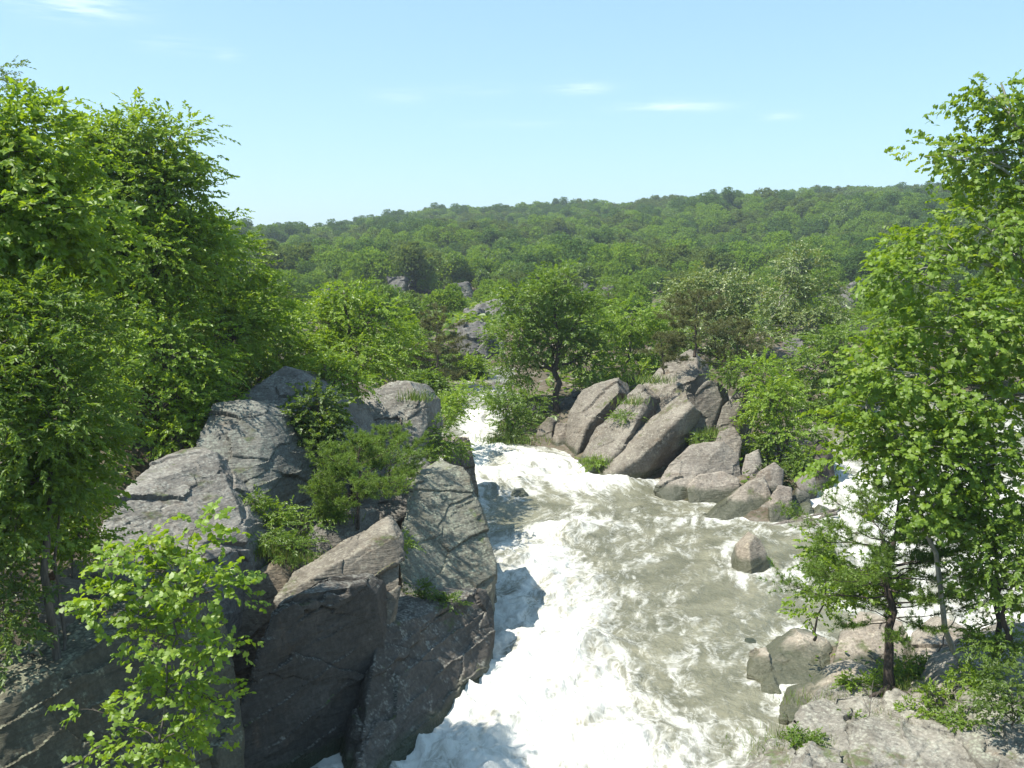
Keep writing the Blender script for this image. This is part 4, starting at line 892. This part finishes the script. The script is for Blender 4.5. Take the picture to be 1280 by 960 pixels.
MT = 'trees of the island and far bank'
M = dict(sprays=11, leaves=9, spray_len=.55, clump_r=.55, leaf_len=.19)
tree('island_tree', 'round full tree in the centre with a straight dark trunk at the chute', 'tree', P(697, 528, 55),
     [lob(655, 380, 56, 36, 32), lob(695, 365, 56, 42, 30), lob(725, 400, 56, 30, 34), lob(640, 430, 56, 36, 34), lob(690, 430, 56.5, 50, 34), lob(735, 445, 56, 22, 34), lob(650, 462, 57, 26, 20)],
     LEAF_MID, MT, bark=BARK_DARK, r0=.2, clumps=160, hmin=.42, waypoints=[P(697, 475, 55.2), P(696, 420, 55.6)], **M)
tree('island_tree', 'bright low tree right of the round central tree', 'tree', P(775, 520, 60),
     [lob(790, 400, 60, 34, 26), lob(770, 440, 60, 36, 32), lob(815, 425, 61, 34, 30), lob(790, 475, 58, 36, 24)], LEAF_BRIGHT, MT, r0=.14, clumps=100, **M)
tree('island_tree', 'broad silvery-leaved tree above the tilted slabs', 'tree', P(890, 500, 66),
     [lob(860, 365, 66, 32, 22), lob(895, 362, 67, 42, 24), lob(935, 372, 67, 30, 26), lob(880, 405, 66, 55, 30), lob(930, 415, 66, 36, 28)], LEAF_SILVER, MT, r0=.16, clumps=130, **M)
tree('island_tree', 'tall pale-topped tree with a leaning white trunk beside the silvery tree', 'tree', P(940, 455, 75),
     [lob(1000, 335, 74, 32, 24), lob(985, 370, 74, 36, 26), lob(1025, 370, 74, 32, 30), lob(1005, 410, 73, 40, 30), lob(1040, 410, 73, 26, 24)], LEAF_SILVER, MT, bark=BARK_PALE, r0=.16, clumps=120, waypoints=[P(955, 420, 75), P(975, 375, 74.5)], **M)
tree('island_tree', 'bright bush-like tree right of the rightmost tilted slab', 'tree', P(975, 592, 43.5),
     [lob(965, 500, 44, 34, 34), lob(985, 545, 43.5, 34, 30), lob(950, 470, 45, 22, 24), lob(940, 545, 44, 18, 26), lob(1000, 585, 42.5, 20, 18)], LEAF_BRIGHT, MT, r0=.09, clumps=110, sprays=8, leaves=9, spray_len=.5, clump_r=.42, leaf_len=.16)
tree('island_tree', 'mid-green tree behind the bright bush and left of the right edge trees', 'tree', P(1040, 560, 56),
     [lob(1020, 455, 56, 36, 30), lob(1055, 480, 56, 34, 32), lob(1000, 490, 56, 26, 30), lob(1050, 430, 57, 36, 20), lob(1040, 525, 54, 34, 26)], LEAF_MID, MT, r0=.12, clumps=110, **M)
tree('island_tree', 'slim young trees at the spit, left one under the central tree', 'tree', P(636, 545, 51),
     [lob(632, 510, 51, 16, 22), lob(645, 530, 51, 16, 14), lob(620, 495, 52, 12, 14)], LEAF_MID, MT, bark=BARK_DARK, r0=.05, clumps=40, sprays=8, leaves=9, spray_len=.45, clump_r=.35, leaf_len=.15)
tree('island_tree', 'leafy low tree beside the upright slab on the spit', 'tree', P(680, 535, 54),
     [lob(664, 508, 54, 18, 16), lob(738, 492, 58, 20, 24), lob(655, 524, 53, 14, 12)], LEAF_MID, MT, bark=BARK_DARK, r0=.07, clumps=54, sprays=8, leaves=9, spray_len=.5, clump_r=.4, leaf_len=.16)
tree('island_tree', 'small light-leaved tree over the chute at its left bank', 'tree', P(560, 535, 47),
     [lob(575, 505, 47, 20, 16), lob(548, 515, 46, 22, 16), lob(592, 490, 49, 14, 14)], LEAF_BRIGHT, MT, r0=.05, clumps=40, sprays=8, leaves=9, spray_len=.45, clump_r=.35, leaf_len=.14)
for i, (px, py, Y, rr, mt, lb) in enumerate([
    (520, 450, 68, 40, LEAF_MID, 'mid-green tree between the feathery left tree and the brown-green pine'),
    (610, 465, 82, 26, LEAF_MID, 'small green tree just left of the central tree, under the split rock'),
    (835, 470, 64, 30, LEAF_MID, 'leafy tree peeping between low bright tree and crest slab'),
    (1075, 420, 84, 36, LEAF_MID, 'bushy tree under the layered outcrop'),
    (960, 440, 80, 34, LEAF_DEEP, 'dark green tree in the gap between the two silvery trees'),
    (470, 400, 95, 40, LEAF_DEEP, 'dull green tree behind the feathery left tree'),
    (760, 380, 100, 36, LEAF_MID, 'tree behind the right shoulder of the central tree'),
    (1110, 500, 60, 50, LEAF_MID, 'tree across the side channel behind the right edge leaves'),
    (1200, 480, 64, 60, LEAF_DEEP, 'dark tree across the side channel, farthest right'),
    (505, 400, 84, 26, LEAF_MID, 'small tree behind and left of the brown-green pine'),
    (585, 462, 68, 13, LEAF_BRIGHT, 'small bright bush below the pale split rock in the gorge'),
    (612, 440, 86, 14, LEAF_MID, 'little round tree right of the pale split rock'),
    (555, 430, 92, 18, LEAF_MID, 'little tree left of the pale split rock, behind the brown-green pine'),
    (530, 485, 58, 16, LEAF_MID, 'low bush at the foot of the brown-green pine'),
    (1160, 555, 55, 36, LEAF_MID, 'low tree on the far side of the side channel')]):
    s = Y / FPX; c = P(px, py, Y); b = np.array([c[0], Y, min(gz(c[0], Y), c[2] - rr * s * 1.2) - .1])
    tree('island_tree', lb, 'tree', b, [(c + np.array([dx, dy, dz]) * rr * s, rr * s * k) for dx, dy, dz, k in ((0, 0, .35, .75), (-.7, .1, -.2, .65), (.7, -.1, -.2, .65), (0, -.5, -.5, .6))], mt, MT, r0=.12, clumps=80, **M)

# small bushes on the tilted slabs and the right bank rocks
RBU = 'small bushes among the right bank rocks'
for px, py, Y, rx, ry, mt, lb in [
    (912, 470, 46, 20, 20, LEAF_MID, 'small bush growing over the top of the upright blocks'),
    (780, 520, 45.5, 9, 9, LEAF_MID, 'tiny green tuft on the face of the second tilted slab'),
    (745, 577, 43.6, 8, 5, LEAF_BRIGHT, 'yellow-green tuft at the foot of the second tilted slab'),
    (965, 595, 41.5, 18, 18, LEAF_DEEP, 'dark bush above the upright pinkish block'),
    (1000, 575, 42, 16, 20, LEAF_MID, 'green bush hanging over the end stones of the right bank'),
    (640, 548, 49.6, 18, 8, LEAF_DEEP, 'low weeds covering the tip of the spit'),
    (880, 548, 43.6, 8, 8, LEAF_MID, 'tuft of weeds between slabs and boulders on the right bank'),
    (1130, 850, 21.2, 26, 14, LEAF_MID, 'leafy weed clump at the foot of the pine trunk'),
    (1170, 885, 19.4, 34, 26, LEAF_BRIGHT, 'light green bush on the corner slab right of the pine'),
    (1210, 905, 18.4, 26, 20, LEAF_MID, 'low green bush in the crack of the corner slab'),
    (1265, 870, 17.6, 40, 40, LEAF_DEEP, 'dusky bush at the right edge in front of the rounded rocks'),
    (1250, 800, 19.2, 40, 24, LEAF_MID, 'bush topping the rounded grey rock at the right edge'),
    (1060, 905, 18.9, 18, 6, LEAF_MID, 'small leafy weed on the corner slab below the pine'),
    (318, 628, 24, 16, 10, LEAF_MID, 'small weeds in the crack between broad slab and shoulder block'),
    (345, 640, 24, 20, 12, LEAF_BRIGHT, 'light weeds in the hollow above the brown wedge'),
    (412, 640, 25, 16, 10, LEAF_MID, 'dark weeds beside the small slanting rock under the crag pine'),
    (498, 682, 24.2, 16, 18, LEAF_MID, 'trailing weeds in the cleft beside the lichen pinnacle'),
    (520, 600, 29.2, 24, 16, LEAF_BRIGHT, 'pale green weeds on the low rock behind the lichen pinnacle'),
    (470, 540, 33, 14, 8, LEAF_MID, 'little weeds on the face of the pale round-topped boulder'),
    (1140, 830, 22, 30, 14, LEAF_MID, 'weeds among the rocks right behind the pine trunk'),
    (1075, 855, 21, 18, 8, LEAF_BRIGHT, 'short bright weeds on the pale ledge by the pine'),
    (1225, 850, 19.6, 30, 16, LEAF_BRIGHT, 'yellow-green weeds before the narrow tilted slab'),
    (1000, 925, 18.0, 22, 12, LEAF_MID, 'thin weeds at the waterside end of the corner slab')]:
    tree('bush', lb, 'bush', P(px, py + ry * .9, Y), [lob(px, py, Y, rx, ry), lob(px + rx * .6, py + ry * .3, Y, rx * .6, ry * .6), lob(px - rx * .6, py + ry * .3, Y, rx * .6, ry * .6)], mt, RBU,
         r0=.02, clumps=int(4 + rx * 1.1), leaf_len=max(.07, Y * .0026), sprays=7, leaves=9, spray_len=max(.2, Y * .009), clump_r=max(.12, Y * .006), wood='stem', foliage='leaves', twig=.004, wid=.5)

# driftwood on the right bank, dead branches
def log(name, label, paths, cat='driftwood', group=None, mat=None):
    pth = []; rng = np.random.default_rng(len(label))
    for a, b, r in paths:
        a, b = np.array(a), np.array(b); t = np.linspace(0, 1, 8)[:, None]
        pts = a + (b - a) * t; pts[1:-1] += rng.normal(0, .025, (6, 3)) * np.linalg.norm(b - a) * .6
        pth.append((pts, r * np.linspace(1, .5, 8)))
    V, F = tubes(pth, 8); org = V.min(0)
    return tag(link(name, mesh_np(name, V - org, [F], mat or DRIFT, True), None, org), label, cat, group)
DW = 'drift logs caught on the right bank'
for i, (a, b, r, lb) in enumerate([
    ((958, 662, 36.3), (1046, 642, 37.6), .16, 'thickest grey drift log at the waterline of the right bank boulders'),
    ((966, 668, 35.8), (1040, 654, 36.6), .12, 'lowest dark drift log, touching the water beside the right bank'),
    ((975, 656, 36.9), (1050, 636, 38.2), .11, 'upper drift log leaning on the white stones'),
    ((985, 668, 35.9), (1036, 660, 36.2), .09, 'short thin drift stick under the log pile')]):
    log('drift_log', lb, [(P(*a), P(*b), r)], group=DW)
log('fallen_branch', 'bare grey twiggy branch lying behind the pine trunk', [(P(1140, 840, 21.8), P(1235, 780, 22.4), .035), (P(1170, 818, 22), P(1195, 770, 22.2), .02), (P(1190, 810, 22.1), P(1240, 815, 22), .02), (P(1150, 830, 21.9), P(1210, 850, 21.4), .02)], 'branch')
log('exposed_root', 'dark gnarled roots gripping the slab under the pine', [(P(1112, 858, 20.5), P(1070, 884, 19.8), .06), (P(1112, 858, 20.5), P(1150, 876, 19.9), .05), (P(1110, 860, 20.4), P(1100, 890, 19.7), .05)], 'root', mat=BARK_DARK)
log('dead_stem', 'thin bare dead stem standing on the corner slab', [(P(1084, 925, 18.6), P(1092, 850, 18.8), .012), (P(1087, 892, 18.7), P(1078, 870, 18.7), .006), (P(1089, 880, 18.7), P(1102, 860, 18.8), .006)], 'stem')
log('bare_twig', 'bare grey twig sticking up from the top of the tallest left bank tree', [(P(166, 150, 29), P(170, 118, 29), .02), (P(167, 138, 29), P(163, 122, 29), .012)], 'twig')

# grass: blades on ledges and cracks, nobody could count them
rng = np.random.default_rng(77); B = []
for px, py, Y, sx, n in [(330, 690, 22.6, .35, 500), (370, 702, 22.4, .3, 300), (520, 500, 33, .3, 160), (415, 650, 25, .3, 200), (1150, 905, 19.2, .6, 700), (1195, 925, 18.4, .5, 500), (1040, 880, 20.4, .5, 260), (1010, 930, 18.1, .35, 300), (350, 655, 24.5, .3, 260), (450, 700, 24, .3, 200),
                          (985, 935, 17.8, .5, 300), (640, 552, 49.6, .9, 500), (745, 580, 43.5, .4, 200), (815, 478, 47, .5, 240), (895, 545, 44, .5, 240), (1130, 862, 20.6, .4, 300), (790, 505, 45.8, .4, 150)]:
    c = P(px, py, Y); B.append(c + rng.normal(0, 1, (n, 3)) * [sx, sx * .6, .04])
B = np.concatenate(B); m = len(B); gl = (.12 + .16 * rng.random(m)) * np.clip(B[:, 1] / 22, .9, 1.8)
grass = link('grass', leaf_mesh('grass', B, unit(rng.normal(0, .35, (m, 3)) + [0, 0, 1]), unit(rng.normal(size=(m, 3))), gl, .014 * np.clip(B[:, 1] / 20, .8, 2.4), GRASS, rng, 'needle'))
tag(grass, 'wispy grass sprouting from ledges and cracks of the rocks', 'grass', kind='stuff')

# ground cover: low leaves over the soil of the banks and the gorge floor
rng = np.random.default_rng(78); N0 = 90000
cy = 14 + 170 * rng.random(N0) ** 1.6; cx = (rng.random(N0) * 2 - 1) * (cy * .62 + 3)
dd = water_sd(cx, cy); ok = (dd > np.where(cx < 0, 2.5, np.where(cy < 27, 1.2, 3.0))) & (fbm(np.stack([cx * .25, cy * .25, 0 * cx], 1), 3, 91) > -.25) & ~((cx > 2) & (cy < 27) & (rng.random(N0) < .55))
cx, cy = cx[ok], cy[ok]; m = len(cx); hz = terrain(cx, cy) + rng.random(m) * np.where(cy > 60, .9, .4)
sz = np.clip(cy * .0065, .12, .75) * (.6 + .8 * rng.random(m))
gc = link('ground_cover', leaf_mesh('ground_cover', np.stack([cx, cy, hz], 1), unit(rng.normal(0, 1, (m, 3)) * [1, 1, .3]), unit(rng.normal(0, .35, (m, 3)) + [0, 0, 1]), sz, sz * .6, LEAF_MID, rng))
tag(gc, 'low leafy ground cover over the soil between the trees', 'ground cover', kind='stuff')

# ------------------------------------------------------------------ the wooded ridge
def hill_crown(name, seed, mat, tall=1.0):
    """a whole far tree, about 8 m across: leaf clumps over an uneven crown"""
    rng = np.random.default_rng(seed); k = 9
    lc = rng.normal(0, 1, (k, 3)) * [1.9, 1.9, 1.5 * tall]; lc[:, 2] = np.abs(lc[:, 2]) * .9; lr = 1.3 + .9 * rng.random(k)
    n = 2600; j = rng.integers(0, k, n); d = unit(rng.normal(size=(n, 3)) + [0, 0, .35]); pos = lc[j] + d * (lr[j] * (.7 + .35 * rng.random(n)))[:, None]
    ax = unit(d * .4 + rng.normal(0, .7, (n, 3))); nn = unit(d + rng.normal(0, .55, (n, 3))); ln = .30 + .34 * rng.random(n)
    tn = np.clip((rng.random(k) * .55)[j] + .45 * rng.random(n), 0, 1)
    me = leaf_mesh(name, pos, ax, nn, ln, ln * .7, mat, rng, 'oval', tn); return me
HILL_DARK = leaf_material('hill_dark_leaf', (0.065, 0.125, 0.034), (0.09, 0.155, 0.04), (0.115, 0.185, 0.05), .4, 0.0)
HILL_FRESH = leaf_material('hill_fresh_leaf', (0.13, 0.21, 0.032), (0.17, 0.265, 0.04), (0.21, 0.30, 0.055), .45, 0.0)
HILL_MATS = [LEAF_HILL, HILL_FRESH, HILL_DARK, LEAF_HILL, LEAF_MID,
             leaf_material('ochre_leaf', (0.09, 0.14, 0.035), (0.12, 0.165, 0.045), (0.14, 0.18, 0.055), .38, 0.0)]
protos = []
for i, (m_, tl) in enumerate(zip(HILL_MATS, (1, 1.2, 1.1, .9, 1, 1.15))):
    V, F = tubes([(np.array([[0, 0, -6.], [.1, 0, -3], [0, .1, 1]]), np.array([.28, .22, .1]))])
    protos.append((mesh_np('trunk', V, [F], BARK, True), hill_crown('crown', 300 + i, m_, tl)))
rng = np.random.default_rng(5)
# individual trees from the gorge floor up to the foot of the ridge: the ones that show largest
spots = []
tries = 0
while len(spots) < 230 and tries < 20000:
    tries += 1
    y = 74 + 165 * rng.random() ** 1.3; x = (rng.random() * 2 - 1) * y * .60
    px = 640 + FPX * x / y
    if y < 125 and 568 < px < 632: continue
    if 120 < y < 215 and (470 < px < 600 or 705 < px < 775) and rng.random() < .9: continue
    if px < 565 and y < 120 and 326 - (gz(x, y) + 7.5 * np.interp(y, [74, 130], [.45, .7]) - 10) * FPX / y < 340 and y < 100: continue
    if any((x - a) ** 2 + (y - b) ** 2 < 22 for a, b in spots): continue
    spots.append((x, y))
first_hill = []
hill_words = ['mid-green', 'taller green', 'dark green', 'low green', 'fresh green', 'dull olive']
for i, (x, y) in enumerate(spots):
    t = int(rng.integers(0, 6)); s = (.42 + .4 * rng.random()) * np.interp(y, [74, 130, 240], [.55, .85, 1.15])
    root = link('gorge_tree', None, None, (x, y, gz(x, y) + 3.0 * s)); root.scale = (s, s, s * (.9 + .35 * rng.random())); root.rotation_euler = (0, 0, rng.random() * 6.28)
    link('trunk', protos[t][0], root); c = link('crown', protos[t][1], root)
    tag(root, '%s tree in the thicket between the gorge rocks and the wooded ridge' % hill_words[t], 'tree', 'trees at the foot of the wooded ridge')
# the rest of the wood on the ridge reads as one mass: points that carry the same crowns
nt = 45000; yy = 185 + (830 - 185) * rng.random(nt) ** .8; xx = (rng.random(nt) * 2 - 1) * (yy * .66 + 10)
pxs = 640 + FPX * xx / yy; Yc = np.interp(pxs, [300, 400, 470, 2000], [760, 720, 540, 540]); ok = yy < Yc + 25
xx, yy = xx[ok], yy[ok]; cell = {}
keep = []
for i in range(len(xx)):
    c = (int(xx[i] // 4.5), int(yy[i] // 4.5))
    if c in cell: continue
    cell[c] = 1; keep.append(i)
xx, yy = xx[keep], yy[keep]; zz = terrain(xx, yy)
kind = (rng.random(len(xx)) * 6).astype(int); patch = fbm(np.stack([xx * .02, yy * .02, 0 * xx], 1), 3, 55)
kind = np.where((patch > .35) & (rng.random(len(xx)) < .6), 5, kind); kind = np.where((patch < -.4) & (rng.random(len(xx)) < .5), 2, kind)
fs = .5 + .75 * rng.random(len(xx)) ** 1.6
pm = bpy.data.meshes.new('forest'); pm.from_pydata(np.stack([xx, yy, zz + 3.5 * fs], 1).tolist(), [], [])
for nm, dt, v in (('pick', 'INT', kind), ('size', 'FLOAT', fs), ('turn', 'FLOAT', rng.random(len(xx)) * 6.28)):
    at = pm.attributes.new(nm, dt, 'POINT'); at.data.foreach_set('value', v.astype(np.int32 if dt == 'INT' else np.float32))
forest = link('forest', pm)
tag(forest, 'dense green woods covering the long ridge on the horizon', 'woods', kind='stuff')
ng = bpy.data.node_groups.new('scatter', 'GeometryNodeTree')
ng.interface.new_socket('Geometry', in_out='INPUT', socket_type='NodeSocketGeometry'); ng.interface.new_socket('Geometry', in_out='OUTPUT', socket_type='NodeSocketGeometry')
gi, go = ng.nodes.new('NodeGroupInput'), ng.nodes.new('NodeGroupOutput'); jn = ng.nodes.new('GeometryNodeJoinGeometry')
def named(n, t):
    a = ng.nodes.new('GeometryNodeInputNamedAttribute'); a.data_type = t; a.inputs['Name'].default_value = n; return a.outputs['Attribute']
crown_objs = {}
for o in bpy.data.objects:
    if o.name.startswith('crown') and o.type == 'MESH':
        for i, p in enumerate(protos):
            if o.data == p[1]: crown_objs.setdefault(i, o)
for i in range(6):
    oi = ng.nodes.new('GeometryNodeObjectInfo'); oi.inputs['Object'].default_value = crown_objs[i]; oi.transform_space = 'ORIGINAL'; oi.inputs['As Instance'].default_value = True
    cmp_ = ng.nodes.new('FunctionNodeCompare'); cmp_.data_type = 'INT'; cmp_.operation = 'EQUAL'
    ng.links.new(named('pick', 'INT'), [s for s in cmp_.inputs if s.type == 'INT'][0]); [s for s in cmp_.inputs if s.type == 'INT'][1].default_value = i
    ip = ng.nodes.new('GeometryNodeInstanceOnPoints'); ng.links.new(gi.outputs[0], ip.inputs['Points']); ng.links.new(cmp_.outputs[0], ip.inputs['Selection'])
    ng.links.new(oi.outputs['Geometry'], ip.inputs['Instance'])
    cb = ng.nodes.new('ShaderNodeCombineXYZ'); ng.links.new(named('turn', 'FLOAT'), cb.inputs[2]); ng.links.new(cb.outputs[0], ip.inputs['Rotation'])
    sz_ = ng.nodes.new('ShaderNodeCombineXYZ'); f = named('size', 'FLOAT')
    for k in range(3): ng.links.new(f, sz_.inputs[k])
    ng.links.new(sz_.outputs[0], ip.inputs['Scale']); ng.links.new(ip.outputs[0], jn.inputs[0])
ng.links.new(jn.outputs[0], go.inputs[0])
gm = forest.modifiers.new('scatter', 'NODES'); gm.node_group = ng

# ------------------------------------------------------------------ the hazy summer air
hz_m = bpy.data.materials.new('summer_haze'); hz_m.use_nodes = True
hn = hz_m.node_tree.nodes; hn.clear(); ho = hn.new('ShaderNodeOutputMaterial'); hv = hn.new('ShaderNodeVolumePrincipled')
hv.inputs['Color'].default_value = (0.80, 0.90, 1.0, 1); hv.inputs['Density'].default_value = 0.00032; hv.inputs['Anisotropy'].default_value = 0.2
hz_m.node_tree.links.new(hv.outputs[0], ho.inputs['Volume'])
bmh = bmesh.new(); bmesh.ops.create_cube(bmh, size=1.0)
lo, hi = np.array([-3400., -100., -75.]), np.array([3400., 3400., 130.])
for v in bmh.verts: v.co = Vector((lo + hi) / 2 + np.array(v.co) * (hi - lo))
hm = bpy.data.meshes.new('haze'); bmh.to_mesh(hm); bmh.free(); hm.materials.append(hz_m)
tag(link('haze', hm), 'thin blue summer haze over the whole gorge', 'haze', kind='stuff')
